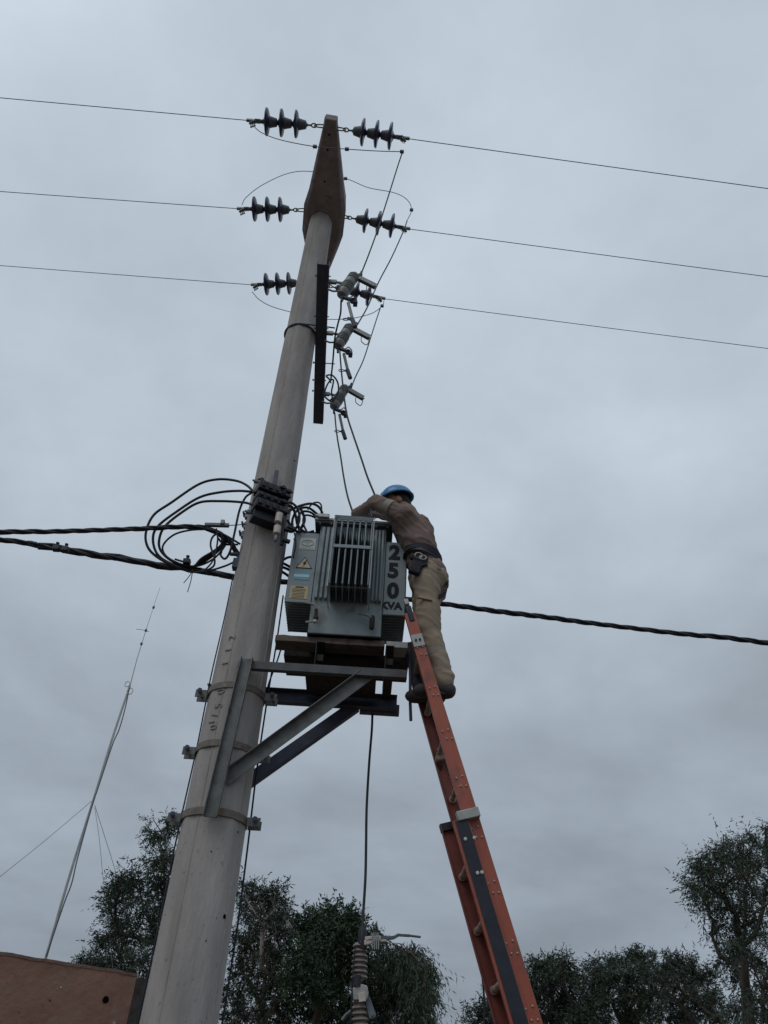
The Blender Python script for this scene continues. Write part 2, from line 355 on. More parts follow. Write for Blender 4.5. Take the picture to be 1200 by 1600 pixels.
for i, (a, b, side, row) in enumerate(ends):
    A = aZ(*a, ZA+.02); B = aZ(*b, ZA)
    sgn = -1 if side == 'left' else 1
    t = [1.05, 0.0, -1.02][row]; A = V((CX, CY, ZA+.03))+ca*t+cs*sgn*([.085, .235, .09][row])
    A.z = ZA+.03
    e = p0 if i == 0 else copy_tree(p0)
    d = B-A; e.location = A
    yaw = math.atan2(d.y, d.x); el = math.asin(d.z/d.length)
    e.rotation_euler = (0, -el, yaw)
    s_ = d.length/.86; e.scale = (s_, 1, 1)
    e['label'] = 'three disc insulator string on the %s, %s' % (side, names_[row]); tips[(side, row)] = B
# line conductors
far = [(0, 150), (1200, 290), (0, 296), (1200, 427), (0, 411), (1200, 538)]
for i, (a, b, side, row) in enumerate(ends):
    B = tips[(side, row)]; Q = aZ(*far[i], ZA-.02); d = (Q-B); Lh = V((d.x, d.y, 0)).length; dn = d/Lh
    pts = [B+V((0, 0, .0))-dn*.10]
    for t in range(0, 41):
        s_ = 45*(t/40); z = -.0045*s_*(45-s_)*.35
        pts.append(V((B.x+dn.x*s_, B.y+dn.y*s_, B.z-.0+z*.35)))
    wire('line_conductor', pts, .0048, 'alu_wire', 'thin bare overhead wire running off to the %s, %s of three' % (side, ['topmost', 'middle', 'lowest'][row]), 'power line', 'bare overhead line wires', sm=False, n=5)
def pclamp(p, parent, r=.018, d=V((1, 0, 0))):
    m = MB(); m.bar(V(p)-d*.022, V(p)+d*.022, r*1.6, r*2); m.tube([V(p)+V((0, 0, r*1.8)), V(p)-V((0, 0, r*1.8))], .006, 6); return m.build('connector', 'dark_steel', parent, bevel=.002)
def thing_wire(name, pts, r, m, label, cat, group=None, clamps=(), sub_='strand', n=6):
    e = empty(name, pts[len(pts)//2], label, cat, group); MB().tube(smooth_path(pts), r, n).build(sub_, m, e, ang=75)
    for c in clamps: pclamp(c, e)
    return e
J1 = pxY([(398, 199), (410, 208), (440, 219), (492, 229), (542, 233), (590, 236), (628, 237)], 3.92, 4.02)
thing_wire('jumper_wire', J1, .005, 'alu_wire', 'sagging jumper wire passing under the near tip of the crossarm', 'jumper wire', 'jumper wires at the pole head', (J1[3], J1[4], J1[6]))
J2 = pxY([(378, 320), (385, 308), (410, 289), (450, 271), (487, 268), (540, 279), (575, 293), (615, 301), (636, 312), (643, 328), (636, 345)], 4.99, 5.12)
thing_wire('jumper_wire', J2, .005, 'alu_wire', 'jumper wire arching over the middle of the crossarm', 'jumper wire', 'jumper wires at the pole head', (J2[5], J2[9]))
J3 = pxY([(394, 456), (405, 468), (425, 479), (460, 489), (500, 498), (545, 498), (580, 490), (597, 478), (600, 470)], 6.07, 6.17)
thing_wire('jumper_wire', J3, .005, 'alu_wire', 'jumper wire sagging behind the pole at the far crossarm end', 'jumper wire', 'jumper wires at the pole head', (J3[2]*.0+J3[5], J3[7]))

# ------------------------------------------------------------------ steel beam for the fuse cutouts
ZB = 7.985
B0, B1 = aZ(505, 413, ZB), aZ(497, 662, ZB); bd = (B1-B0).normalized(); bs = V((bd.y, -bd.x, 0))   # bs points +x
fb = empty('cutout_beam', (B0+B1)/2, 'dark blue black steel channel strapped across the pole under the crossarm', 'steel beam')
c = (B0+B1)/2+V((.0, 0, .03))
m = MB(); m.bar(B0, B1, .114, .008); m.bar(B0+bs*.054+V((0, 0, .034)), B1+bs*.054+V((0, 0, .034)), .006, .058); m.bar(B0-bs*.054+V((0, 0, .034)), B1-bs*.054+V((0, 0, .034)), .006, .058)
m.build('channel', 'dark_steel', fb, bevel=.002)
zr = ZB+.02; pr_ = prad(zr)
rg = MB(); ringp = [(pax(zr)+(pr_+.006)*math.cos(t), PY+(pr_+.006)*math.sin(t), zr) for t in [math.radians(a) for a in range(20, 345, 8)]]
rg.tube(ringp, .011, 6); rg.build('pole_strap', 'dark_steel', fb)
ztmp = V((pax(zr), PY-.19, zr))
MB().tube([ztmp+V((.0, .03, .01)), V((B0.x+.1, PY-.13, zr+.01))], .008, 6).build('strap_bolt', 'dark_steel', fb)
for yy in (434, 497, 516, 570, 597, 614):
    p = aZ(505-(yy-413)*.035, yy, ZB); m = MB().tube([p-V((.075, 0, -.03)), p+V((.075 if yy != 570 else .16, 0, .03))], .006, 6); m.lathe([(0, .013), (.012, .013)], p-V((.075, 0, -.03)), p+V((1, 0, .03)), 6)
    m.build('through_bolt', 'galv', fb)

# ------------------------------------------------------------------ fuse cutouts
# frame: x right, z up, origin at the lower cup of the porcelain body
def loc1(x, y, dy=0.):
    return aY(x, y, YC+dy)-O1
YC = aZ(505, 437, ZB).y+.02; O1 = aY(533, 460, YC)
def proto_cutout():
    e = empty('fuse_cutout', (0, 0, 0), 'x', 'fuse cutout', 'fuse cutouts on the steel beam')
    a, b = loc1(533, 462), loc1(555, 429); Lb = (b-a).length
    prof = [(0, .018), (.005, .045), (.03, .056), (.055, .058), (.06, .048)]
    x = .065
    for k in range(4): prof += [(x, .05), (x+.006, .061), (x+.012, .061), (x+.016, .05)]; x += .018
    prof += [(x+.002, .05), (x+.004, .056), (x+.045, .056), (x+.05, .048)]; x += .055
    for k in range(3): prof += [(x, .047), (x+.006, .056), (x+.012, .055), (x+.016, .046)]; x += .018
    prof += [(x+.005, .045), (x+.02, .035), (x+.022, .015)]
    sc = Lb/(x+.022); prof = [(t*sc, r_) for t, r_ in prof]
    MB().lathe(prof, a, b, 24).local('porcelain_body', 'porc', e)
    m = MB(); m.bar(loc1(512, 440), loc1(526, 441), .03, .045); m.bar(loc1(526, 441), loc1(538, 443), .02, .022); m.local('mounting_bracket', 'galv', e, bevel=.003); m = MB(); m.tube([loc1(512, 452), loc1(520, 455), loc1(532, 455)], .01, 6)
    m.local('bracket_stay', 'galv', e)
    m = MB(); h0, h1 = loc1(561, 435), loc1(587, 448); up = V((0, 0, 1))
    m.bar(h0+V((0, -.018, 0)), h1+V((0, -.018, 0)), .004, .05); m.bar(h0+V((0, .018, 0)), h1+V((0, .018, 0)), .004, .05); m.bar(h0+V((0, 0, .025)), h1+V((0, 0, .025)), .036, .004); m.bar(h0+V((0, 0, -.006)), h1+V((0, 0, -.006)), .024, .018)
    m.bar(loc1(554, 430), h0, .02, .014)
    m.local('contact_hood', 'galv', e, bevel=.002)
    hk = [loc1(573, 447), loc1(573, 453), loc1(577, 457), loc1(582, 459), loc1(585, 455), loc1(586, 449)]
    MB().tube(smooth_path(hk, 4), .005, 6).local('load_break_hook', 'galv', e)
    m = MB(); m.tube([loc1(561, 434), loc1(564, 428), loc1(565, 424)], [.014, .016, .01], 8); m.box(loc1(563, 430), (.04, .03, .02)); m.local('top_terminal', 'dark_steel', e, bevel=.002)
    m = MB(); m.bar(loc1(535, 464), loc1(547, 468), .03, .028); m.lathe([(0, .03), (.05, .03)], loc1(551, 470, -.025), loc1(551, 470, 1), 12); m.tube([loc1(551, 470), loc1(556, 476)], .013, 6); m.box(loc1(555, 474), (.04, .06, .03)); m.tube([loc1(547, 465), loc1(552, 462), loc1(557, 467), loc1(558, 474)], .007, 6)
    m.tube([loc1(534, 464), loc1(534, 471)], .013, 6)
    m.local('hinge', 'dark_steel', e, bevel=.003)
    t0, t1 = loc1(544, 473), loc1(552, 503)
    m = MB().tube([t0, t1], .015, 10); tb = m.local('fuse_tube', 'porc', e)
    m = MB().tube([loc1(550, 498), loc1(555, 511)], .021, 10).local('tube_cap', 'dark_steel', e)
    c = loc1(540, 499); rp = [c+V((.026*math.cos(t), 0, .016*math.sin(t))) for t in [i*math.pi/8 for i in range(17)]]
    m = MB().tube(rp, .0045, 6); m.tube([c+V((.026, 0, 0)), loc1(551, 500)], .009, 6); m.local('pull_ring', 'galv', e)
    return e
p0 = proto_cutout()
cut = []
for i, (bx, by, mx_, my_) in enumerate([(533, 460, 505, 437), (527, 540, 502, 521), (521, 635, 498, 615)]):
    e = p0 if i == 0 else copy_tree(p0)
    Y = aZ(mx_, my_, ZB).y+.02; e.location = aY(bx, by, Y); cut.append(e)
    e['label'] = ['porcelain fuse cutout at the near end of the dark beam, highest of three', 'porcelain fuse cutout at the middle of the dark beam', 'porcelain fuse cutout at the far end of the dark beam, lowest of three'][i]
YCs = [c.location.y for c in cut]
# leads from line clamps to cutouts
thing_wire('lead_wire', pxY([(628, 240), (622, 258), (612, 290), (600, 328), (588, 365), (576, 398), (565, 426)], 4.02, YCs[0]), .0072, 'rubber', 'insulated lead from the nearest line down to the highest fuse cutout', 'lead wire', 'leads down to the fuse cutouts')
thing_wire('lead_wire', pxY([(636, 345), (630, 362), (612, 402), (592, 440), (574, 480), (558, 508)], 5.12, YCs[1]), .0072, 'rubber', 'insulated lead from the middle line down to the middle fuse cutout', 'lead wire', 'leads down to the fuse cutouts')
thing_wire('lead_wire', pxY([(594, 482), (588, 500), (580, 525), (568, 562), (555, 590), (549, 606)], 6.17, YCs[2]), .0072, 'rubber', 'insulated lead from the farthest line down to the lowest fuse cutout', 'lead wire', 'leads down to the fuse cutouts')
thing_wire('lead_wire', pxY([(533, 470), (532, 490), (527, 510), (523, 530), (520, 565), (517, 593)], YCs[0], YCs[0]+.9), .0085, 'rubber', 'black lead hanging from the highest cutout to the small cable coil', 'lead wire', 'black leads from the cutouts')
thing_wire('lead_wire', pxY([(531, 549), (533, 575), (536, 605), (539, 630), (543, 652), (552, 680), (564, 715), (574, 745), (585, 772)], YCs[1], 4.72), .0085, 'rubber', 'black lead running from the middle cutout down to the raised arm of the worker', 'lead wire', 'black leads from the cutouts')
thing_wire('lead_wire', pxY([(523, 645), (525, 668), (528, 690), (532, 712), (537, 745), (543, 775), (551, 800)], YCs[2], 4.95), .0085, 'rubber', 'black lead running from the lowest cutout down to the top of the transformer', 'lead wire', 'black leads from the cutouts')
cp = smooth_path(pxY([(517, 598), (514, 592), (510, 588), (513, 586), (520, 587), (527, 596), (529, 608), (526, 618), (519, 627), (512, 624), (507, 618), (508, 610), (512, 600), (517, 594), (521, 594), (520, 602), (518, 612), (519, 622), (515, 626)], 5.3, 5.45), 6)
tag(MB().tube(cp, .009, 8).build('cable_coil', 'rubber'), 'small knotted coil of black cable hanging beside the dark steel beam', 'cable coil')

# ------------------------------------------------------------------ platform
yf, yr = 4.765, 5.25; ZP = aY(500, 1045, yf).z; print('ZP', ZP)
plat = empty('transformer_platform', (pax(4.1), PY, ZP), 'steel platform frame with two diagonal braces bolted round the pole', 'platform')
def channel(a, b, h, wd, side, th=.007):                   # web vertical, flanges towards side (unit vector)
    a, b = V(a), V(b); d = (b-a).normalized(); sd_ = V(side); u = d.cross(sd_).normalized()
    m = MB(); m.bar(a, b, th, h, up=u)
    for s_ in (-1, 1): m.bar(a+u*s_*(h/2-th/2)+sd_*(wd/2+th/2), b+u*s_*(h/2-th/2)+sd_*(wd/2+th/2), wd, th, up=u)
    return m
aF, bF = aY(372, 1037, yf), aY(636, 1056, yf); aF.z = bF.z = ZP
aR, bR = aY(412, 1083, yr), aY(620, 1101, yr); aR.z = bR.z = ZP-.0
aR.x = -1.22
channel(aF, bF, .06, .035, (0, 1, 0)).build('front_beam', 'shaded_beam_steel', plat, bevel=.002)
channel(aR, bR, .11, .05, (0, -1, 0)).build('rear_beam', 'dark_steel', plat, bevel=.002)
m = channel((bR.x-.27, yr+.01, ZP-.03), (bR.x+.02, yr+.01, ZP-.03), .07, .05, (0, 1, 0)); m.build('beam_extension', 'dark_steel', plat, bevel=.002)
# vertical channel on the front of the pole
t_, b_ = aY(387, 1030, yf), aY(329, 1278, yf-.012)
vt = channel(V((t_.x, yf-.01, ZP+.038)), V((b_.x, yf-.022, b_.z)), .085, .035, (0, -1, 0)); vt.build('front_upright', 'bracket_steel', plat, bevel=.002)
channel(V((t_.x-.02, yr+.0, ZP+.05)), V((b_.x+.0, yr+.02, b_.z)), .085, .035, (0, 1, 0)).build('rear_upright', 'bracket_steel', plat, bevel=.002)
p, q = aY(350, 1215, yf), aY(576, 1053, yf+.03); YB = yf+.04; m = MB(); m.bar(V((p.x-.0, YB, p.z)), V((q.x, YB, q.z)), .006, .085, up=(0, 0, 1))
d = (V(q)-V(p)).normalized(); pu = V((-d.z, 0, d.x)); m.bar(V((p.x, YB-.022, p.z))+pu*.04, V((q.x-.03, YB-.022, q.z-.02))+pu*.04, .05, .006, up=pu)
m.build('front_brace', 'bracket_steel', plat, bevel=.0015)
p, q = aY(352, 1247, yr+.02), aY(556, 1103, yr+.02); m = MB(); m.bar(p, q, .06, .085, up=(0, 0, 1)); m.build('rear_brace', 'dark_steel', plat, bevel=.003)
# pole bands with lugs
for bx, by in ((375, 1066), (350, 1157), (333, 1264)):
    zc = aY(bx, by, yf).z; rr = prad(zc); cx = pax(zc)
    m = MB(); vs = []; K = 40
    for k in range(K+1):
        a = 2*math.pi*k/K
        for r_, z in ((rr+.004, -.022), (rr+.010, -.022), (rr+.010, .022), (rr+.004, .022)): vs.append((cx+r_*math.cos(a), PY+r_*math.sin(a), zc+z))
    m.add(vs, [(k*4+j, k*4+(j+1) % 4, (k+1)*4+(j+1) % 4, (k+1)*4+j) for k in range(K) for j in range(4)])
    bo = m.build('pole_band', 'band_steel', plat)
    for s_ in (-1, 1):
        x = cx+s_*(rr+.05)
        for yo in (-.03, .045): sub(MB().box((x, PY+yo, zc), (.085, .008, .055)), 'lug', 'bracket_steel', bo, plat, .002)
        m = MB().tube([(x+s_*.01, PY-.07, zc+.01), (x+s_*.01, PY+.085, zc+.01)], .009, 6); m.lathe([(0, .018), (.015, .018)], (x+s_*.01, PY-.05, zc+.01), (x+s_*.01, PY-9, zc+.01), 6); m.lathe([(0, .018), (.015, .018)], (x+s_*.01, PY+.052, zc+.01), (x+s_*.01, PY+9, zc+.01), 6)
        sub(m, 'lug_bolt', 'dark_steel', bo, plat)
# ------------------------------------------------------------------ planks and skids under the transformer
ZD = ZP+.032
TXL, TXR = aY(484, 960, 4.86).x, aY(597, 960, 4.86).x
yw = 4.86                                              # front wall of the tank
ztb = aY(540, 994, yw).z                               # tank bottom
zsk = ZD+.002; zpl = ztb-.002
x0, x1 = aY(430, 1000, 4.90).x, aY(637, 1015, 4.90).x
print('gap', ztb-ZD)
for lab, y0, y1, xa, xb, mt in (('weathered timber plank lying under the front edge of the transformer', 4.885, 5.03, x0, aY(601, 1010, 4.9).x, 'wood'), ('timber plank under the rear of the transformer, coloured dark for shade', 5.10, 5.42, x0+.05, x1+.02, 'rust_and_shade')):  # rear plank gets a near-black brown that paints in the shade there
    m = MB(); n = 14; vs = []
    for i in range(n+1):
        x = xa+(xb-xa)*i/n; jj = [random.uniform(-.004, .004) for _ in range(4)]
        vs += [(x, y0+jj[0], zpl-.05+jj[1]*.3), (x, y1, zpl-.05), (x, y1, zpl-.003), (x, y0+jj[2], zpl-.003+min(0, jj[3]*1.3))]
    m.add(vs, [(i*4+k, i*4+(k+1) % 4, (i+1)*4+(k+1) % 4, (i+1)*4+k) for i in range(n) for k in range(4)]+[(3, 2, 1, 0), (n*4, n*4+1, n*4+2, n*4+3)])
    o = m.build('timber_plank', mt); tag(o, lab, 'plank', 'timber planks under the transformer')
xq = aY(603, 1010, 4.9).x
o = MB().box(((xq+x1)/2, 4.955, zpl-.027), (x1-xq, .14, .05)).build('spacer_block', 'galv_light', bevel=.003); tag(o, 'pale grey squared block under the front right corner of the transformer', 'block')
for cxp, lab in ((492, 'rusty steel skid channel under the left of the transformer'), (603, 'rusty steel skid channel under the right of the transformer')):
    x = aY(cxp, 1020, 4.8).x; zt_ = zpl-.052
    m = channel((x, 4.86, (zt_+zsk)/2), (x, 5.50, (zt_+zsk)/2), (zt_-zsk), .055, (1, 0, 0))
    m.box((x+.03, 4.9, (zt_+zsk)/2), (.05, .03, .05))
    o = m.build('skid_channel', 'rust_and_shade', bevel=.002); tag(o, lab, 'skid', 'skid channels under the transformer')
o = MB().box(((TXL+TXR)/2+.0, 5.0, ZD-.006), (.50, .42, .012)).build('underside_fill_plate', 'rust_and_shade', bevel=.002); tag(o, 'near black plate added to stand in for the shaded transformer underside', 'plate')  # added plate, near-black colour stands in for the tank's shaded underside

# ------------------------------------------------------------------ transformer
TC = (TXL+TXR)/2; zct = aY(500, 812, yw-.05).z          # top cover
tx = empty('transformer', (TC, 5.1, ztb), 'grey finned distribution transformer marked 250 KVA standing on the pole platform', 'transformer')
D0, D1 = yw, 5.34
zfb = aY(540, 943, yw).z                                # underside of the fins
m = MB(); m.box((TC, (D0+D1)/2, (ztb+zct)/2), (TXR-TXL, D1-D0, zct-ztb)); tank = m.build('tank', 'tx_grey', tx, bevel=.006)
m = MB(); m.box((TC, (D0+D1)/2, zct+.012), (TXR-TXL+.10, D1-D0+.10, .022)); cov = m.build('cover', 'tx_grey', tx, bevel=.003)
m = MB(); m.box((TC, (D0+D1)/2, zct-.014), (TXR-TXL+.09, D1-D0+.09, .016)); m.build('cover_flange', 'tx_dark', tx, bevel=.002)
bm_ = MB().lathe([(0, .009), (.012, .009), (.0121, .005), (.05, .005), (.0501, .009), (.06, .009)], (0, 0, -.03), (0, 0, 1), 6).build('cover_bolt', 'galv', tx, origin=(0, 0, 0))
pos = [(x, y, zct+.0-ztb) for y in (-(D1-D0)/2-.035, (D1-D0)/2+.035) for x in [-.27+.09*i for i in range(7)]]; pos = [(p_[0], p_[1]+(D0+D1)/2-5.1, p_[2]) for p_ in pos]
instances('cover_bolt', bm_, pos, tx)
for s_, xx in ((-1, TXL), (1, TXR)):                     # side fins
    xo = aY(453, 890, yw+.02).x-.0 if s_ < 0 else aY(634, 900, yw+.02).x
    zl = aY(445, 940, yw+.02).z; zh = aY(463, 833, yw+.02).z if s_ < 0 else aY(636, 850, yw+.02).z
    if s_ > 0: zl = aY(631, 962, yw+.02).z
    wf = abs(xo-xx)
    f = MB(); f.box((s_*wf/2, 0, 0), (wf, .009, zh-zl)); f.tube([(s_*wf, 0, -(zh-zl)/2), (s_*wf, 0, (zh-zl)/2)], .0075, 6)
    for r_ in range(3): f.bar((s_*wf*(.25+.25*r_), -.0055, -(zh-zl)/2+.03), (s_*wf*(.25+.25*r_), -.0055, (zh-zl)/2-.03), .012, .002, up=(0, 1, 0)) if False else None
    fo = f.build('cooling_fin', 'tx_grey', tx, bevel=.002, origin=(0, 0, 0))
    pos = [(xx-TC, yw+.035+.038*i-5.1, (zh+zl)/2-ztb) for i in range(12)]; instances('cooling_fin', fo, pos, tx)
    # lettering panel: first fin carries a flat face plate
    m = MB(); m.box((xx+s_*(wf/2+.002), yw+.014, (zh+zl)/2), (wf-.004, .014, zh-zl)); m.box((xx+s_*(wf/2+.002), yw+.008, zl-.004), (wf-.004, .02, .018))
    m.build('face_plate', 'tx_grey', tx, bevel=.004)
    # fin binding rods
    for zz in (zl+.04, zh-.05): MB().tube([(xo+s_*.006, yw+.03, zz), (xo+s_*.006, yw+.46, zz)], .005, 6).build('fin_rod', 'tx_dark', tx)
    if s_ < 0: FL = (xx-wf, xx, zl, zh)
    else: FR = (xx, xx+wf, zl, zh)
yfp = yw+.0065
# front fins and cage
yff = 4.60
zft = aY(550, 812, yff+.02).z; zfb2 = zfb
fxl, fxr = aY(519, 860, yff).x, aY(580, 860, yff).x
f = MB(); f.box((0, (yff+yw)/2, 0), (.007, yw-yff-.004, zft-zfb2)); f.tube([(0, yff, -(zft-zfb2)/2), (0, yff, (zft-zfb2)/2)], .0062, 6)
fo = f.build('front_fin', 'tx_grey', tx, bevel=.0015, origin=(0, 0, 0))
NF = 7; pos = [(fxl+.006+(fxr-fxl-.012)*i/(NF-1)-TC, -5.1, (zft+zfb2)/2-ztb) for i in range(NF)]; instances('front_fin', fo, pos, tx)
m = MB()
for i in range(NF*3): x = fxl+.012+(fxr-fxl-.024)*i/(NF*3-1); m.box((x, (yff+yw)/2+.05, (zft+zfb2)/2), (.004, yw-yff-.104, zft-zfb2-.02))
m.build('shaded_inner_fins', 'tx_dark', tx, smooth=False)  # darkened tank grey paints the shade between the front fins
zmid = aY(548, 855, yff).z
for z, h in ((zft-.012, .03), (zmid, .028)): MB().box(((fxl+fxr)/2, yff-.009, z), (fxr-fxl, .006, h)).build('fin_bar', 'tx_grey', tx, bevel=.001)
m = MB(); yc = yff-.022
q = [aY(524, 804, yc), aY(584, 810, yc), aY(573, 920, yc), aY(511, 915, yc)]
zt2, zb2 = (q[0].z+q[1].z)/2, (q[2].z+q[3].z)/2; xl2, xr2 = fxl-.005, fxr+.008
m.tube([(xl2, yc, zt2), (xr2, yc, zt2), (xr2, yc, zb2), (xl2, yc, zb2), (xl2, yc, zt2)], .0045, 6)
for x in (xl2, xr2):
    for z in (zt2, zb2): m.tube([(x, yc, z), (x, yw, z)], .004, 6)
m.build('guard_frame', 'galv_light', tx)
# pressed ribs on the tank front beside the fins
for a_, b_ in ((TXL+.012, fxl-.012), (fxr+.015, TXR-.012)):
    nb = 3; wd = (b_-a_)/nb
    for i in range(nb):
        x = a_+wd*(i+.5); m = MB(); m.box((x, yw-.014, (zct-.04+zfb+.01)/2), (wd*.68, .030, zct-.05-zfb-.02)); m.build('pressed_rib', 'tx_grey', tx, bevel=.006)
# back fins
f = MB(); f.box((0, .06, 0), (.007, .12, zft-zfb2)); fo = f.build('rear_fin', 'tx_grey', tx, origin=(0, 0, 0)); instances('rear_fin', fo, [(TXL+.04+.045*i-TC, D1-5.1, (zft+zfb2)/2-ztb) for i in range(11)], tx)
# base pan and lower skirt of the tank
MB().box((TC, (D0+D1)/2-.01, ztb-.0+.004), (TXR-TXL+.006, D1-D0+.006, .008)).build('base_plate', 'tx_dark', tx)
# drain valves
def valve(pts, hz):
    m = MB().tube(smooth_path(pts, 5), .009, 8); return m.build('valve_pipe', 'galv', tx)
yv = yw-.03
v1 = valve([aY(478, 942, yv), aY(484, 943, yv-.02), aY(491, 945, yv-.03), aY(494, 952, yv-.03), aY(493, 970, yv-.03)], 0)
sub(MB().lathe([(0, .013), (.06, .013), (.062, .018), (.08, .018)], aY(494, 952, yv-.03), aY(493, 975, yv-.03), 10), 'valve_body', 'rust_and_shade', v1, tx)
sub(MB().ell(aY(492, 971, yv-.035), (.018, .014, .016)).tube([aY(492, 971, yv-.03), aY(478, 972, yv)], .008, 6), 'drain_plug', 'galv_light', v1, tx)
v2 = valve([aY(560, 959, yv-.02), aY(570, 960, yv-.03), aY(577, 963, yv-.03), aY(581, 966, yv-.03)], 0)
sub(MB().lathe([(0, .016), (.02, .020), (.10, .019), (.11, .012)], aY(582, 963, yv-.02), aY(580, 990, yv-.02), 12), 'valve_body', 'rust_and_shade', v2, tx)
# bushings, lugs, eye
for x, y, h in ((TXL+.06, 4.93, .09), (TXL+.06, 5.03, .09), (TXL+.06, 5.13, .09), (TXL+.06, 5.23, .09)):
    MB().lathe([(0, .03), (.02, .032), (.03, .02), (h*.6, .022), (h*.7, .012), (h, .012)], (x, y, zct+.02), (x, y, 9), 12).build('low_voltage_bushing', 'porc_white', tx)
for x in (TC-.02, TC+.12, TC+.22):
    pf = [(0, .05), (.02, .05), (.03, .03)]
    for k in range(4): pf += [(.04+k*.045, .03), (.05+k*.045, .05), (.06+k*.045, .03)]
    pf += [(.23, .012), (.27, .01)]
    MB().lathe([(t*.55, r_*.8) for t, r_ in pf], (x, 5.22, zct+.02), (x, 5.22, 9), 16).build('high_voltage_bushing', 'porc_brown', tx)
MB().tube([aY(581, 808, 4.76), aY(580, 797, 4.76), aY(580, 794, 4.76)], [.01, .008, .003], 6).build('lifting_stud', 'dark_steel', tx)
m = MB(); c = V((TXL+.02, 4.80, zct+.03)); m.box(c, (.09, .03, .035)); m.tube([c+V((-.03, 0, 0)), c+V((-.07, .02, .02))], .014, 8); m.build('terminal_lug', 'galv_light', tx, bevel=.004)
# lettering and stickers
xr_ = (FR[0]+FR[1])/2; hR = FR[3]-FR[2]
for ch, px_, py_ in (('2', 616.5, 864.5), ('5', 614.5, 892.5), ('0', 614, 924)):
    p = aY(px_, py_, yfp); text_mesh('painted_digit', ch, .185, (p.x, yfp-.002, p.z), 'ink', tx, bold=.0085, sx=.92)
p = aY(611, 947, yfp); text_mesh('painted_letters', 'KVA', .083, (p.x, yfp-.002, p.z), 'ink', tx, bold=.004, sx=1.0)
def quad_sticker(name, mname, cx_, z0, wd, h, par=tx, yo=.0015, th=.002):
    return MB().box((cx_, yfp-yo, z0), (wd, th, h)).build(name, mname, par)
xl_ = (FL[0]+FL[1])/2
zz = aY(481, 850, yfp).z; st = quad_sticker('maker_label', 'white_sticker', xl_+.012, zz, .125, .115)
m = MB(); pts = [(xl_+.012+.046*math.cos(t), yfp-.004, zz+.008+.03*math.sin(t)) for t in [i*math.pi/12 for i in range(25)]]; m.tube(pts, .003, 5); m.box((xl_+.012, yfp-.0035, zz+.02), (.05, .002, .007)); m.box((xl_+.012, yfp-.0035, zz+.005), (.009, .002, .026))
for i in range(6): m.box((xl_-.032+.0175*i, yfp-.0035, zz-.043), (.009, .002, .012))
sub(m, 'emblem', 'faded_ink', st, tx)
zz = aY(477, 880, yfp).z; cx_ = xl_+.008; tri = [(cx_-.063, yfp-.0005, zz-.05), (cx_+.063, yfp-.0005, zz-.05), (cx_, yfp-.0005, zz+.058)]
ws = MB().prism(tri, (0, 0, 0), (0, -.002, 0)).build('warning_sticker', 'ink', tx)
t2 = [((x-cx_)*.84+cx_, yfp-.003, (z-zz+.014)*.84+zz-.014) for x, y, z in tri]
sub(MB().prism(t2, (0, 0, 0), (0, -.001, 0)), 'warning_face', 'warn', ws, tx)
b = [(.012, .028), (-.014, -.002), (-.002, -.004), (-.010, -.034), (.017, .004), (.004, .006), (.020, .028)]
sub(MB().prism([(cx_+x, yfp-.0045, zz+z-.004) for x, z in b], (0, 0, 0), (0, -.001, 0)), 'lightning_bolt', 'ink', ws, tx)
zz = aY(474, 900, yfp).z
fl = quad_sticker('flag_sticker', 'flag_blue', xl_, zz, .118, .072)
sub(MB().box((xl_, yfp-.0033, zz), (.118, .001, .024)), 'white_stripe', 'flag_white', fl, tx); sub(MB().box((xl_, yfp-.0045, zz), (.01, .001, .008)), 'sun_emblem', 'warn', fl, tx)
zz = aY(469, 925, yfp).z-.004
yp = quad_sticker('rating_plate', 'yellow_plate', xl_-.004, zz, .135, .115)
m = MB()
for i in range(7): m.box((xl_-.004+random.uniform(-.004, .004), yfp-.0035, zz+.028-.013*i), (.10+random.uniform(-.01, .01), .001, .0032))
m.box((xl_-.004, yfp-.0035, zz+.046), (.06, .001, .010)); sub(m, 'plate_print', 'rust_and_shade', yp, tx)

# ------------------------------------------------------------------ low voltage switch block on the pole
Zs = aY(420, 775, 4.72).z
S0, S1 = aZ(401, 765, Zs), aZ(446, 782, Zs)
lv = empty('switch_block', ((S0+S1)/2), 'dark stacked fuse switch block strapped to the front of the pole', 'fuse switch')
dirS = V((S1.x-S0.x, S1.y-S0.y, 0)).normalized(); sdS = V((-dirS.y, dirS.x, 0))     # sdS away from camera
RS = Matrix((dirS, sdS, V((0, 0, 1)))).transposed()
cS = V(((S0.x+S1.x)/2, 4.72, 0)); wS = .27
for k, (py_, h, dd) in enumerate(((768, .085, .14), (782, .06, .12), (795, .085, .14))):
    z = aY(420, py_, 4.72).z; m = MB(); m.box((cS.x-.004*k, 4.72+.02, z), (wS-.01*k, dd, h), RS)
    for j in range(4): m.box(V((cS.x, 4.72, z))+dirS*(-.09+.06*j)-sdS*(dd/2-.016), (.035, .02, h*.6), RS)
    m.build('switch_unit', 'black_plastic', lv, bevel=.006)
m = MB(); z1, z2 = aY(420, 805, 4.72).z, aY(420, 808, 4.72).z
m.box((cS.x-.02, 4.76, z1-.02), (wS-.04, .10, .08), RS); m.build('lower_tray', 'black_plastic', lv, bevel=.004)
zt_, zb_ = aY(430, 735, 4.78).z, aY(426, 762, 4.78).z; xx = aY(429, 748, 4.78).x
MB().box((xx+.005, 4.79, (zt_+zb_)/2), (.035, .012, zt_-zb_+.02)).build('hanger_strap', 'dark_steel', lv, bevel=.002)
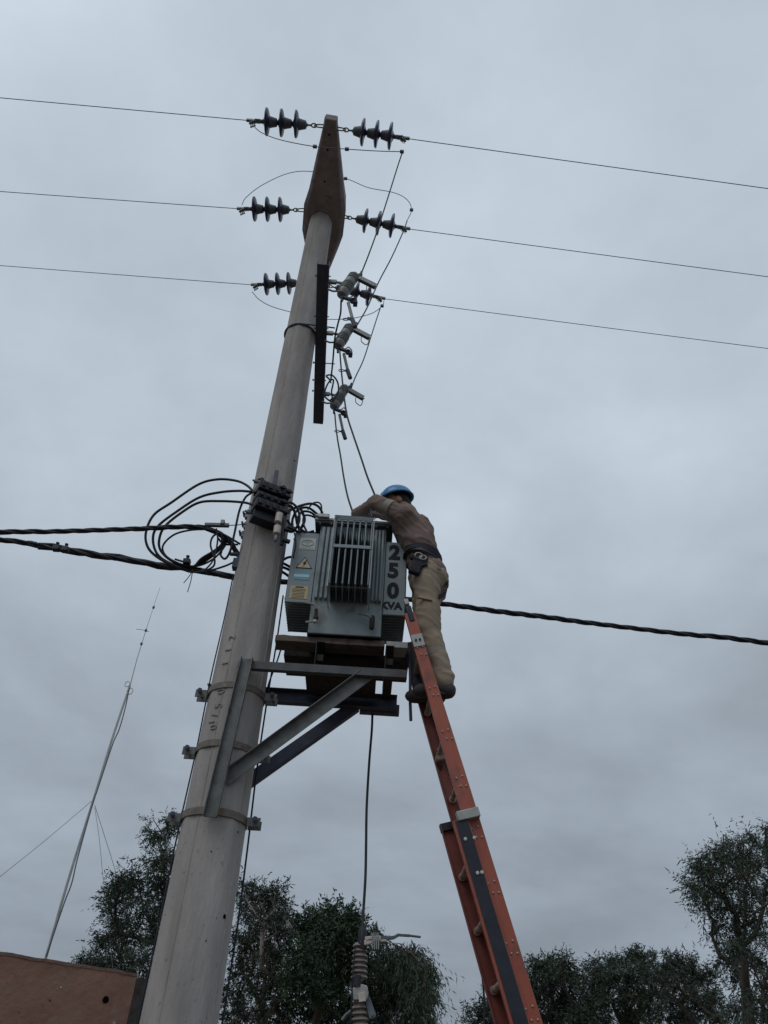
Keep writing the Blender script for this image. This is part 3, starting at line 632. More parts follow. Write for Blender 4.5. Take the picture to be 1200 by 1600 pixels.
for px_, py_ in ((400, 752), (409, 750), (443, 762), (452, 768), (449, 775), (444, 784), (447, 800), (388, 800), (437, 770)):
    p = aY(px_, py_, 4.70); m = MB(); m.tube([p-dirS*.03, p+dirS*.03], .009, 6); m.box(p, (.03, .03, .028), RS); m.build('terminal_bolt', 'galv' if px_ in (388, 400) else 'black_plastic', lv, bevel=.002)
p = aY(447, 855, 4.74); m = MB(); m.bar(aY(447, 790, 4.72), aY(440, 852, 4.72), .03, .02, up=(0, 1, 0)); m.build('side_bracket', 'black_plastic', lv, bevel=.002)
for px_, py_ in ((450, 828), (447, 845), (455, 825)):
    m = MB(); m.box(aY(px_, py_, 4.70), (.06, .03, .025), RS); m.build('side_clip', 'black_plastic', lv, bevel=.002)
for i, (a_, b_, ra, mt, nm) in enumerate((((437, 802), (434, 817), .028, 'porc_white', 'fuse_holder'), ((434, 822), (432, 835), .029, 'porc_white', 'fuse_holder'), ((434, 816), (433.5, 823), .016, 'dark_steel', 'fuse_link'), ((432, 836), (430, 846), .014, 'galv', 'fuse_tail'))):
    MB().lathe([(0, ra*.7), (.006, ra), ((aY(*b_, 4.68)-aY(*a_, 4.68)).length-.006, ra), ((aY(*b_, 4.68)-aY(*a_, 4.68)).length, ra*.7)], aY(*a_, 4.68), aY(*b_, 4.68), 14).build(nm, mt, lv)

# ------------------------------------------------------------------ cables
def twisted(name, pts, R_, r, strands, pitch, label, cat, group=None, m='rubber'):
    e = empty(name, pts[len(pts)//2], label, cat, group)
    pts = smooth_path(pts, 10); cum = [0]
    for i in range(1, len(pts)): cum.append(cum[-1]+(pts[i]-pts[i-1]).length)
    tot = cum[-1]; ns = int(tot/pitch*8); res = []; j = 0
    for i in range(ns+1):
        s_ = tot*i/ns
        while j < len(cum)-2 and cum[j+1] < s_: j += 1
        f_ = (s_-cum[j])/max(cum[j+1]-cum[j], 1e-9); res.append((pts[j].lerp(pts[j+1], min(1, f_)), s_))
    for k in range(strands):
        sp = []
        for i, (p, s_) in enumerate(res):
            t = (res[min(i+1, ns)][0]-res[max(i-1, 0)][0]).normalized(); n = t.cross(V((0, 0, 1))).normalized(); b = t.cross(n)
            a = 2*math.pi*(s_/pitch+k/strands)+.6*math.sin(s_*1.7); rr = R_*(1+.15*math.sin(s_*3+k)); sp.append(p+(n*math.cos(a)+b*math.sin(a))*rr)
        MB().tube(sp, r, 8).build('strand', m, e, ang=75)
    return e
def line_out(p0, p1, ext, sag):                 # carry a span on past the frame edge
    p0, p1 = V(p0), V(p1); d = p1-p0; hl = V((d.x, d.y, 0)).length; dn = d/hl; out_ = []
    for i in range(1, 9): s_ = ext*i/8; out_.append(p1+V((dn.x*s_, dn.y*s_, dn.z*s_*.5-sag*(s_/ext)*(1-s_/ext)*4)))
    return out_
u1 = pxY([(372, 868), (362, 850), (345, 836), (325, 826), (300, 823), (240, 825), (170, 828), (90, 830), (0, 831)], 4.95, 4.72)
twisted('service_cable', u1+line_out(u1[-2], u1[-1], 25, .4), .011, .0115, 3, .42, 'upper of two thick twisted black cables running off to the left', 'cable', 'thick twisted black cables')
u2 = pxY([(690, 943), (640, 937), (560, 926), (450, 910), (366, 901), (300, 890), (240, 881), (170, 870), (90, 857), (40, 849), (0, 843)], 5.52, 5.05)
u3 = pxY([(690, 943), (760, 953), (850, 964), (950, 977), (1080, 992), (1200, 1005)], 5.52, 5.75)
full = list(reversed(line_out(u2[-2], u2[-1], 25, .4)))+list(reversed(u2))+u3[1:]+line_out(u3[-2], u3[-1], 25, .4)
twisted('service_cable', full, .012, .0125, 3, .5, 'thick twisted black cable passing behind the pole and running on to the right edge', 'cable', 'thick twisted black cables')
sp_ = pxY([(60, 852), (100, 858), (140, 866), (200, 874), (250, 884), (300, 889), (340, 897), (366, 901)], 5.07, 5.45)
twisted('spliced_cable', sp_, .020, .013, 3, .8, 'bulky taped splice wrapped round the lower twisted cable left of the pole', 'cable splice')
def loop(pl, y0, y1, r, lab, g='black cable loops left of the pole'):
    return wire('cable_loop', pxY(pl, y0, y1), r, 'rubber', lab, 'cable', g, k=8, n=8)
loop([(398, 770), (385, 758), (368, 751), (340, 749), (310, 757), (268, 785), (240, 805), (228, 832), (231, 855), (248, 872), (275, 885), (300, 892)], 4.68, 5.0, .0105, 'outermost black cable loop arching left of the switch block')
loop([(398, 769), (375, 767), (345, 769), (312, 777), (278, 798), (247, 822), (239, 842), (246, 866), (268, 881), (300, 889)], 4.70, 5.0, .0105, 'second black cable loop just inside the outermost one left of the pole')
loop([(396, 789), (380, 785), (345, 783), (312, 785), (285, 800), (258, 822), (249, 842), (251, 860), (268, 876), (295, 886), (315, 889)], 4.71, 5.02, .0105, 'third black cable loop starting lowest on the switch block')
loop([(330, 827), (300, 828), (275, 834), (259, 846), (254, 858), (262, 871), (285, 882), (310, 884), (335, 872), (352, 852), (354, 840)], 4.9, 5.0, .008, 'thin inner black cable loop round the gap left of the pole')
loop([(393, 770), (383, 778), (374, 798), (367, 830), (360, 860), (352, 873), (345, 868), (346, 862)], 4.71, 4.95, .009, 'single black cable dropping steeply from the switch block to a hook end')
for i, dd in enumerate((0, 5, 9)):
    loop([(296+dd, 889-dd*.5), (315, 880-dd*.8), (335, 866-dd*.6), (350-dd*.4, 850), (351-dd*.6, 838), (340-dd*.5, 830), (320, 826)], 5.0-.02*i, 4.86-.02*i, .0105, ['lower strand of the thick cable bend between the two twisted cables', 'middle strand of the thick cable bend between the two twisted cables', 'upper strand of the thick cable bend between the two twisted cables'][i])
loop([(345, 832), (333, 838), (329, 852), (335, 872), (334, 884), (322, 892)], 4.84, 4.9, .008, 'short black tail curling down inside the loops')
loop([(338, 826), (340, 845), (333, 875), (318, 893)], 4.82, 4.88, .007, 'straight short black tail crossing the loops')
loop([(366, 878), (350, 885), (325, 892), (300, 894), (285, 890)], 4.93, 5.0, .008, 'black cable from the dark clamp back to the lower twisted cable')
loop([(375, 850), (355, 838), (340, 831), (330, 828)], 4.86, 4.9, .009, 'short black cable from the pole edge up to the tension clamp')
loop([(372, 851), (350, 850), (340, 840)], 4.96, 4.9, .008, 'black stub between pole edge and cable bend')
for a_, b_, lab in (((302, 890), (287, 911), 'thin cut wire end poking down left under the loops'), ((301, 892), (293, 925), 'longer thin cut wire end hanging under the loops')):
    wire('wire_end', [aY(*a_, 4.97), aY((a_[0]+b_[0])/2+1, (a_[1]+b_[1])/2, 4.97), aY(*b_, 4.97)], .0035, 'rubber', lab, 'wire end', 'cut wire ends under the loops')
tcp = empty('tension_clamp', aY(340, 821, 4.85), 'grey wedge clamp holding the upper twisted cable near the pole', 'cable clamp')
m = MB(); m.bar(aY(320, 820, 4.85), aY(358, 821, 4.85), .03, .028); m.build('clamp_body', 'cap_grey', tcp, bevel=.004)
MB().box(aY(348, 817, 4.84), (.03, .04, .04)).build('clamp_screw', 'galv', tcp, bevel=.003)
MB().tube([aY(358, 821, 4.85), aY(388, 819, 4.9)], .004, 6).build('stay_wire', 'galv', tcp)
for px_, py_, y_, lab in ((88, 859, 5.05, 'black connector on the lower twisted cable near the left edge'), (102, 861, 5.05, 'second black connector on the lower twisted cable beside the left edge one'), (292, 880, 4.95, 'black connector where the loops join the lower twisted cable')):
    p = aY(px_, py_-2, y_); m = MB(); m.box(p, (.055, .05, .04)); m.tube([p, p+V((0, -.01, .045))], .012, 6); m.lathe([(0, .016), (.012, .016)], p+V((0, -.01, .04)), p+V((0, 0, 9)), 6); m.tube([p+V((-.03, 0, 0)), p+V((-.10, 0, .02))], .009, 6)
    tag(m.build('cable_connector', 'black_plastic', bevel=.004), lab, 'connector', 'black piercing connectors')
m = MB(); p = aY(369, 882, 4.93); m.box(p, (.05, .06, .09)); m.box(aY(366, 866, 4.93), (.07, .03, .02)); m.tube([aY(372, 866, 4.93), aY(374, 898, 4.93)], .012, 6)
tag(m.build('pole_clamp', 'dark_steel', bevel=.004), 'dark hook clamp on the left edge of the pole at the lower cable', 'cable clamp')
for px_, py_, lab in ((386, 806, 'small grey bolt bracket high on the left edge of the pole'), (384, 822, 'small anchor bracket on the pole where the stay wire ends'), (380, 836, 'small dark eye bracket on the left pole edge below the stay wire')):
    p = aY(px_, py_, 4.95); m = MB(); m.box(p, (.03, .04, .06)); m.tube([p-V((.03, 0, -.02)), p+V((.04, 0, .02))], .008, 6); m.tube([p-V((.03, .03, -.02)), p+V((-.03, .04, .02))], .010, 6)
    tag(m.build('pole_bracket', 'galv', bevel=.003), lab, 'bracket', 'small brackets on the left edge of the pole')
# right-hand loops to the low voltage bushings
def rl(pl, y0, y1, r, lab): return loop(pl, y0, y1, r, lab, 'black cable loops between pole and transformer')
rl([(447, 786), (456, 786), (465, 795), (468, 812), (462, 826), (455, 832)], 4.74, 4.86, .010, 'black cable loop hugging the right pole edge')
rl([(447, 789), (457, 793), (462, 806), (466, 822), (478, 832), (490, 830)], 4.76, 4.9, .011, 'black cable curling down and under to the transformer corner')
rl([(448, 800), (456, 796), (470, 790), (486, 787), (498, 792), (504, 804), (500, 812)], 4.76, 4.95, .011, 'black cable arching highest across to the transformer terminals')
rl([(458, 830), (457, 812), (465, 797), (480, 793), (493, 801), (499, 808)], 4.80, 4.95, .0105, 'black cable arching just under the highest one to the terminals')
rl([(468, 832), (465, 812), (472, 800), (484, 800), (493, 806), (498, 810)], 4.84, 4.97, .010, 'black cable arch third from the top beside the terminals')
rl([(480, 832), (474, 818), (476, 806), (486, 806), (496, 811)], 4.88, 4.98, .009, 'small innermost black cable arch beside the terminals')
rl([(481, 796), (488, 787), (497, 785), (502, 790), (502, 802)], 4.86, 4.92, .007, 'thin cable hump rising above the other loops')
rl([(449, 812), (455, 822), (466, 832), (480, 836), (497, 832)], 4.82, 4.94, .011, 'lowest black cable sweeping along the transformer corner')
rl([(452, 818), (459, 830), (462, 850), (458, 872)], 4.80, 4.84, .006, 'thin black cable dropping between pole and transformer')
rl([(470, 795), (476, 812), (470, 828), (474, 838)], 4.92, 4.98, .012, 'thick black cable standing upright among the loops')
for i, (a_, b_, c_) in enumerate((((442, 875), (450, 871), (458, 870)), ((442, 880), (450, 884), (456, 888)), ((441, 886), (449, 889), (456, 893)), ((440, 893), (448, 898), (454, 903)))):
    rl([a_, b_, c_], 5.08, 5.12, .011, ['top', 'second', 'third', 'lowest'][i]+' of the short cables bridging pole and transformer side')
# wires running down the pole edges
zl_ = [aY(374, 905, 5).z*1.0, 4.6, 4.1, 3.6, 3.0, 2.4, 1.6, .6, .0]
wire('ground_wire', [(pax(z)-prad(z)-.006-.004*math.sin(z*5), PY-.03, z) for z in zl_], .005, 'rubber', 'thin black wire running down the left edge of the pole', 'wire', 'thin wires down the pole')
zl_ = [4.9, 4.5, 4.0, 3.5, 3.0, 2.5, 1.8, 1.0, 0]
wire('ground_wire', [(pax(z)+prad(z)+.014+.008*math.sin(z*3), PY+.10, z) for z in zl_], .006, 'rubber', 'thin black wire hanging down the right edge of the pole', 'wire', 'thin wires down the pole')
wire('ground_wire', pxY([(440, 1010), (434, 1030), (422, 1062), (418, 1075)], 5.1), .006, 'rubber', 'short thin wire between transformer corner and rear platform beam', 'wire', 'thin wires down the pole')

# ------------------------------------------------------------------ hoisted fuse unit hanging on its cable
YH = 5.12
hp = pxY([(582, 1108), (581, 1140), (577, 1190), (573, 1260), (572, 1320), (571, 1370), (568, 1420), (566, 1448), (565, 1458)], 5.3, YH)
wire('hoist_cable', hp, .0085, 'rubber', 'black cable hanging from the platform down to the porcelain fuse unit', 'cable')
hu = empty('hanging_cutout', aY(563, 1600, YH), 'brown porcelain fuse unit hanging on the black cable in front of the trees', 'fuse cutout')
MB().lathe([(0, .012), (.02, .026), (.10, .028), (.12, .024)], aY(567, 1449, YH-.02), aY(566, 1480, YH-.02), 12).build('cable_boot', 'rubber', hu)
def sheds(a_, b_, r0_, r1_, n, core):
    A, B = aY(*a_, YH), aY(*b_, YH); Lh = (B-A).length; pf = [(0, core*.8)]; st = Lh/n
    for k in range(n): r_ = r0_+(r1_-r0_)*k/(n-1); pf += [(k*st+st*.1, core), (k*st+st*.55, r_*.94), (k*st+st*.72, r_), (k*st+st*.84, r_*.95), (k*st+st*.9, core)]
    pf.append((Lh, core*.8)); return MB().lathe(pf, A, B, 26)
sheds((563, 1473), (561, 1530), .045, .050, 7, .030).build('upper_sheds', 'porc_brown', hu)
sheds((562, 1560), (563, 1625), .047, .056, 7, .034).build('lower_sheds', 'porc_brown', hu)
MB().tube([aY(559, 1524, YH-.04), aY(558, 1542, YH-.04)], [.022, .026], 10).build('collar', 'rubber', hu)
m = MB(); m.prism([aY(x, y, YH-.055) for x, y in ((551, 1543), (565, 1537), (574, 1540), (576, 1552), (574, 1562), (552, 1563))], (0, 0, 0), (0, .10, 0)); m.build('mount_casting', 'galv_light', hu, bevel=.006)
m = MB(); m.prism([aY(x, y, YH-.062) for x, y in ((559, 1552), (570, 1549), (572, 1564), (561, 1566))], (0, 0, 0), (0, .01, 0)); m.build('casting_plate', 'porc_white', hu, bevel=.002)
m = MB(); m.prism([aY(x, y, YH-.03) for x, y in ((570, 1556), (577, 1556), (588, 1586), (586, 1590), (577, 1592), (572, 1570))], (0, 0, 0), (0, .04, 0)); m.tube([aY(582, 1586, YH-.035), aY(582, 1586, YH+.02)], .009, 8); m.build('hinge_plate', 'cap_grey', hu, bevel=.004)
m = MB(); m.bar(aY(563, 1475, YH-.03), aY(584, 1470, YH-.03), .03, .03); m.bar(aY(570, 1468, YH-.03), aY(595, 1466, YH-.03), .03, .028); m.bar(aY(583, 1471, YH-.03), aY(604, 1470, YH-.03), .02, .012); m.build('contact_arm', 'porc_white', hu, bevel=.005)
m = MB()
for i in range(4): p = 581+i*3.2; m.tube([aY(p, 1457, YH-.05), aY(p+1, 1483, YH-.05)], .0035, 6)
m.build('clamp_wires', 'galv_light', hu)
m = MB(); P_ = pxY([(594, 1467), (606, 1466), (615, 1465), (622, 1461), (640, 1462), (656, 1464)], YH, YH+.1)
for i in range(5): m.bar(P_[i], P_[i+1]+(P_[i+1]-P_[i]).normalized()*.004, .02, .022-.003*i)
m.build('switch_blade', 'cap_grey', hu, bevel=.002)
m = MB().tube(smooth_path(pxY([(555, 1480), (553, 1500), (551, 1530), (549, 1570), (548, 1600)], YH-.03), 4), .005, 6); m.build('lead', 'rubber', hu)
m = MB().tube(pxY([(550, 1578), (540, 1586), (534, 1594)], YH), .008, 6); m.build('lower_arm', 'cap_grey', hu)

# ------------------------------------------------------------------ ladder
YN, YFAR = 4.62, 5.03
LT, LM = aY(645, 975, YN), aY(834, 1600, YN)
ld = (LT-LM); ld.y = 0; ld.normalize()
zt_top = aY(641, 957, YN).z
def lp(z, y=YN): s_ = (z-LM.z)/ld.z; return V((LM.x+ld.x*s_, y, z))
nn = V((ld.z, 0, -ld.x))                                  # across the rail, towards the climber (+x)
lad = empty('extension_ladder', lp(0.0, 4.82), 'orange fibreglass extension ladder with a black lower rail leaning on the platform', 'ladder')
def rail(y, inward, z0, z1, off, name, mname, wd=.093, taper=True):
    m = MB(); st = [z0, 3.4, 3.95, z1] if z1 > 4 else [z0, z1]; ws_ = [wd, wd, wd*.9, wd*.76] if z1 > 4 else [wd, wd]
    prof = lambda w: [(-w/2, 0), (w/2, 0), (w/2, .033), (w/2-.006, .033), (w/2-.006, .006), (-w/2+.006, .006), (-w/2+.006, .033), (-w/2, .033)]
    vs = []
    for z, w_ in zip(st, ws_): vs += [lp(z, y)+nn*(off+a)+V((0, inward*b, 0)) for a, b in prof(w_)]
    n = len(st); m.add(vs, [(i*8+k, i*8+(k+1) % 8, (i+1)*8+(k+1) % 8, (i+1)*8+k) for i in range(n-1) for k in range(8)]+[tuple(range(8)), tuple(range((n-1)*8, n*8))])
    return m.build(name, mname, lad, bevel=.0015)
zbt = aY(727, 1275, YN-.03).z
r_near = rail(YN, 1, .35, zt_top, 0, 'fly_rail', 'orange'); r_far = rail(YFAR, -1, .35, zt_top-.02, 0, 'fly_rail', 'orange_shaded')
OB = -.072
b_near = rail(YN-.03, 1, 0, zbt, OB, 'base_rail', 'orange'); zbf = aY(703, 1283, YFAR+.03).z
b_far = rail(YFAR+.03, -1, 0, zbf, OB, 'base_rail', 'orange_shaded')
m = MB(); a, b = lp(.1, YN-.036)+nn*(OB+.003), lp(zbt-.005, YN-.036)+nn*(OB+.003); m.bar(a, b, .074, .006, up=(0, 1, 0)); m.build('black_rail_cover', 'ladder_black', lad, bevel=.002)
for y, s_ in ((YFAR+.027, .05),): MB().box(lp(zbf-.02, y)+nn*OB, (.096, .05, .05), Matrix((nn, V((0, 1, 0)), ld)).transposed()).build('end_cap', 'ladder_black', lad, bevel=.004)
RL = Matrix((nn, V((0, 1, 0)), ld)).transposed()
MB().box(lp(zbt+.015, YN-.025)+nn*(-.02), (.135, .05, .055), RL).build('guide_bracket', 'galv_light', lad, bevel=.004)
zpz = aY(654, 1001, YN).z; pl_ = MB().box(lp(zpz, YN-.006), (.078, .005, .095), RL).build('splice_plate', 'galv_light', lad, bevel=.001)
for s_ in (-1, 1): sub(MB().lathe([(0, .008), (.008, .008)], lp(zpz, YN-.009)+nn*.014*s_, lp(zpz, -9), 8), 'plate_bolt', 'ink', pl_, lad)
MB().box(lp(zt_top-.01, YN+.02)+nn*.004, (.045, .05, .14), RL).build('top_cap', 'ladder_black', lad, bevel=.012)
m = MB(); p = lp(zt_top+.09, YN+.02)+nn*.004; m.box(p, (.035, .04, .05), RL); m.build('roller_bracket', 'galv_light', lad, bevel=.006)
m = MB(); a_ = lp(zt_top-.06, YFAR-.038); b_ = lp(aY(652, 1085, YFAR).z, YFAR-.038); m.bar(a_, b_, .082, .008, up=(0, 1, 0)); m.build('far_rail_cover', 'ladder_black', lad, bevel=.002)
# rungs
def rungs(z0, z1, off, ya, yb, name):
    a = V((0, ya, 0)); m = MB().lathe([(0, .017), (.02, .017), (.021, .024), (.03, .024), (.031, .0165), (yb-ya-.031, .0165), (yb-ya-.03, .024), (yb-ya-.021, .024), (yb-ya-.02, .017), (yb-ya, .017)], (0, 0, 0), (0, 9, 0), 12)
    ro = m.build(name, 'rung', lad, origin=(0, 0, 0)); z = z0; P = []
    while z < z1: q = lp(z, ya)+nn*off; P.append(q-V(lad.location)); z += .305*ld.z
    instances(name, ro, P, lad)
rz0 = aY(690, 1096, 4.85).z-.02
k_ = math.floor((rz0-.45)/(.305*ld.z)); rungs(rz0-k_*.305*ld.z, zt_top-.05, 0.0, YN+.002, YFAR-.002, 'fly_rung')
rungs(.28, zbt-.1, OB, YN-.028, YFAR+.028, 'base_rung')
m = MB()
rv = MB().lathe([(0, .006), (.004, .005), (.006, .002)], (0, -.003, 0), (0, -9, 0), 8).build('rivet', 'galv_light', lad, origin=(0, 0, 0)); P = []
z = rz0-k_*.305*ld.z
while z < zt_top-.1:
    for s_, dz in ((-.018, 0), (.02, .004), (-.006, -.05), (.026, -.055)): P.append(lp(z+dz, YN)+nn*s_-V(lad.location))
    z += .305*ld.z
instances('rivet', rv, P, lad)
P = []
wb = MB().lathe([(0, .010), (.005, .010), (.007, .004)], (0, -.0395, 0), (0, -9, 0), 8).build('cover_bolt', 'white_sticker', lad, origin=(0, 0, 0))
for px_, py_ in ((727, 1311), (741, 1309), (746, 1364), (753, 1363)): q = aY(px_, py_, YN-.04); P.append(V((q.x, YN, q.z))-V(lad.location))
instances('cover_bolt', wb, P, lad)
# latch, rope and dark strap of the ladder
m = MB(); q = aY(640, 1040, YFAR-.1); m.bar(aY(640, 1005, 5.04), aY(650, 1075, 5.04), .045, .05); m.bar(aY(645, 1010, 5.06), aY(655, 1085, 5.06), .08, .02); m.build('rung_lock', 'ladder_black', lad, bevel=.006)
MB().tube(pxY([(640, 1015), (641, 1060), (641, 1100), (642, 1126)], 4.98), .011, 8).build('lock_bar', 'dark_steel', lad)
MB().tube(smooth_path(pxY([(750, 1480), (753, 1520), (757, 1570), (756, 1620)], 5.15), 6), .006, 6).build('pull_rope', 'rubber', lad)
q = [aY(x, y, YFAR-.009) for x, y in ((683, 1194), (693, 1196), (689, 1205))]; MB().prism(q, (0, 0, 0), (0, -.002, 0)).build('arrow_mark', 'rust_and_shade', lad)
for px_, py_ in ((687, 1185), (690, 1172)):
    MB().box(aY(px_, py_, YFAR-.05), (.06, .04, .035), RL).build('rung_hook', 'rung', lad, bevel=.008)

# ------------------------------------------------------------------ worker on the ladder
man = empty('person', aY(690, 1092, 4.85), 'worker in brown shirt, khaki trousers and blue helmet reaching over the transformer from the ladder', 'person')
KS = 1.05
class PB(MB):
    def ell(s, c, r, rot=None, nu=14, nv=10): return MB.ell(s, c, [q*KS for q in r], rot, nu, nv)
def capsule(m, a, b, ra, rb, n=14):
    ra, rb = ra*KS, rb*KS; a, b = V(a), V(b); Lh = (b-a).length; pf = []
    for i in range(5): t = i/4*math.pi/2; pf.append((-ra*math.cos(t)*.999, ra*math.sin(t)))
    for i in range(5): t = i/4*math.pi/2; pf.append((Lh+rb*math.sin(t)*.999, rb*math.cos(t)))
    m._lathe(pf, a, (b-a).normalized(), n)
def fleshed(m, name, mname, voxel, sm, parent, fold=0, seed=0, freq=9, hard=False, axis=V((0, 0, 1))):
    o = m.build(name, mname, None, origin=(0, 0, 0))
    r_ = o.modifiers.new('r', 'REMESH'); r_.mode = 'VOXEL'; r_.voxel_size = voxel
    s_ = o.modifiers.new('s', 'SMOOTH'); s_.iterations = sm; s_.factor = .6
    dg = bpy.context.evaluated_depsgraph_get(); me = bpy.data.meshes.new_from_object(o.evaluated_get(dg)); bpy.data.objects.remove(o)
    if fold:
        nrm = [v.normal.copy() for v in me.vertices]
        for v, n_ in zip(me.vertices, nrm):
            p = v.co; q = V((p.x*freq*.55, p.y*freq*.55, p.z*freq*1.35))+V((seed, seed*2, 0)); q.z += 1.6*p.x*freq*.5
            f_ = noise.noise(q); f2 = 1-abs(noise.noise(q*1.9+V((5, 1, 2))))*2
            v.co = p+n_*(fold*f_*1.2+fold*.55*max(f2, 0)**2)
    me.transform(Matrix.Translation(-V(parent.location))); me.name = name
    for p in me.polygons: p.use_smooth = True
    me.materials.clear(); me.materials.append(M[mname])
    o = bpy.data.objects.new(name, me); COL.objects.link(o); o.parent = parent; return o
Ym = 4.85
pel, wai, che, nkb = aY(667, 903, Ym), aY(661, 873, Ym), aY(648, 836, Ym), aY(636, 803, Ym)
shL, shR = aY(634, 805, 4.69), aY(634, 812, 5.02)
elL, elR = aY(586, 785, 4.76), aY(592, 800, 5.14)
wrL, wrR = aY(558, 803, 4.93), aY(566, 806, 5.16)
hipL, hipR = pel+V((0, -.09, -.03)), pel+V((0, .09, -.03))
knL, knR = aY(669, 985, 4.75), aY(664, 992, 4.95)
anL, anR = aY(693, 1064, 4.75), aY(679, 1073, 4.96)
hd = aY(620, 788, 4.86)
RH = Matrix.Rotation(math.radians(-28), 3, 'Y')             # head bowed towards -x
def body_parts(k, m):
    m.ell(pel, (.105*k, .155*k, .12*k)); capsule(m, pel, wai, .115*k, .12*k); capsule(m, wai+V((0, -.03, 0)), che+V((0, -.05, 0)), .105*k, .13*k); capsule(m, wai+V((0, .03, 0)), che+V((0, .05, 0)), .105*k, .13*k)
    capsule(m, che+V((0, -.06, 0)), shL, .12*k, .075*k); capsule(m, che+V((0, .06, 0)), shR, .12*k, .075*k); capsule(m, shL, shR, .075*k, .075*k); capsule(m, che, nkb, .13*k, .07*k)
def arm_(m, a, b, c, k): capsule(m, a, b, .066*k, .054*k); capsule(m, b, c, .052*k, .036*k)
def leg_(m, a, b, c, k): capsule(m, a, b, .098*k, .068*k); capsule(m, b, b.lerp(c, .35), .062*k, .064*k); capsule(m, b.lerp(c, .35), c, .064*k, .042*k)
m = PB(); body_parts(.86, m)
for a in ((shL, elL, wrL), (shR, elR, wrR)): arm_(m, *a, .82)
for a in ((hipL, knL, anL), (hipR, knR, anR)): leg_(m, *a, .85)
capsule(m, nkb, hd, .062, .06)
m.ell(hd+V((0, 0, .01)), (.098, .077, .118), RH); m.ell(hd+RH@(V((-.03, 0, -.065))*KS), (.062, .052, .055), RH)       # skull, jaw
m.ell(hd+RH@(V((-.102, 0, -.015))*KS), (.02, .014, .026), RH)                                                           # nose
for s_ in (-1, 1): m.ell(hd+RH@(V((.008, s_*.078, -.012))*KS), (.022, .012, .034), RH)                                  # ears
for w_, e_, s_ in ((wrL, elL, -1), (wrR, elR, 1)):                                                                  # hands with five bent fingers
    d = V((-.25, .55, -.35)).normalized(); lat = d.cross(V((0, 0, 1))).normalized(); dn = lat.cross(d); dn = dn if dn.z < 0 else -dn
    pc = w_+d*.075; m.ell(w_+d*.05, (.028, .045, .024), Matrix((lat, d, dn)).transposed() @ Matrix.Rotation(0, 3, 'Z'))
    capsule(m, w_, pc, .024, .026)
    for i, ln in enumerate((.036, .042, .039, .031)):
        b0 = pc+lat*(-.03+.02*i); b1 = b0+d*ln; b2 = b1+(d+dn*.9).normalized()*ln*.7; b3 = b2+(d*.3+dn).normalized()*ln*.55
        capsule(m, b0, b1, .0105, .0095, 8); capsule(m, b1, b2, .0095, .009, 8); capsule(m, b2, b3, .009, .008, 8)
    t0 = w_+d*.035-lat*.028*s_; t1 = t0+(d*.6-lat*s_*.8).normalized()*.038; t2 = t1+(d+dn*.5).normalized()*.032
    capsule(m, t0, t1, .013, .011, 8); capsule(m, t1, t2, .011, .0095, 8)
fleshed(m, 'body', 'skin', .0065, 3, man)
for s_ in (-1, 1):
    PB().ell(hd+RH@(V((-.088, s_*.031, .012))*KS), (.012, .013, .010)).build('eye', 'white_sticker', man)
PB().ell(hd+RH@(V((-.094, 0, -.062))*KS), (.010, .024, .006), RH).build('mouth', 'rung', man)
m = PB(); m.ell(hd+RH@(V((.022, 0, .014))*KS), (.092, .080, .112), RH); m.ell(hd+RH@(V((.055, 0, -.05))*KS), (.05, .06, .05), RH); fleshed(m, 'hair', 'hair', .007, 2, man, .003, 3, 30)
# shirt
m = PB(); body_parts(1.04, m); capsule(m, aY(645, 842, Ym), aY(630, 816, Ym), .115, .105); m.ell(pel+V((.012, 0, .01)), (.142, .19, .13)); m.ell(pel+V((.05, 0, -.03)), (.115, .18, .10))
for a in ((shL, elL, wrL), (shR, elR, wrR)): arm_(m, *a, 1.0)
sh = fleshed(m, 'shirt', 'shirt', .009, 5, man, .015, 2, 7.5)
m = PB(); capsule(m, nkb-V((0, 0, .01)), nkb.lerp(hd, .42), .078, .072); fleshed(m, 'collar', 'shirt', .007, 3, man, .003, 8, 14)
ua = shL.lerp(elL, .42); ub = shL.lerp(elL, .64); MB().lathe([(0, .068), (.004, .0735), ((ub-ua).length-.004, .0715), ((ub-ua).length, .066)], ua, ub, 20).build('reflective_band', 'reflective', man)
for w_, e_ in ((wrL, elL), (wrR, elR)):
    a_ = e_.lerp(w_, .88); MB().lathe([(0, .040), (.004, .044), (.04, .043), (.045, .038)], a_, w_, 16).build('cuff', 'shirt', man)
# trousers
m = PB(); m.ell(pel+V((.005, 0, -.03)), (.132, .178, .13))
m.ell(pel+V((.055, -.075, -.06)), (.10, .10, .11)); m.ell(pel+V((.055, .075, -.06)), (.10, .10, .11))
for a, b, c in ((hipL, knL, anL), (hipR, knR, anR)): leg_(m, a, b, c, 1.10); capsule(m, b.lerp(c, .55), c, .070, .064); m.ell(c+V((0, 0, .03)), (.072, .07, .035))
tr = fleshed(m, 'trousers', 'trousers', .009, 4, man, .013, 6, 5.5)
p = aY(664, 934, 4.64); m = PB(); m.box(p+V((0, .015, 0)), (.11, .02, .012), Matrix.Rotation(.18, 3, 'Y')); m.build('pocket_flap', 'trousers', man, bevel=.004)
a_ = knL.lerp(anL, .35); b_ = knL.lerp(anL, .55); MB().lathe([(0, .074), (.004, .080), ((b_-a_).length-.004, .079), ((b_-a_).length, .072)], a_, b_, 20).build('reflective_band', 'reflective', man)
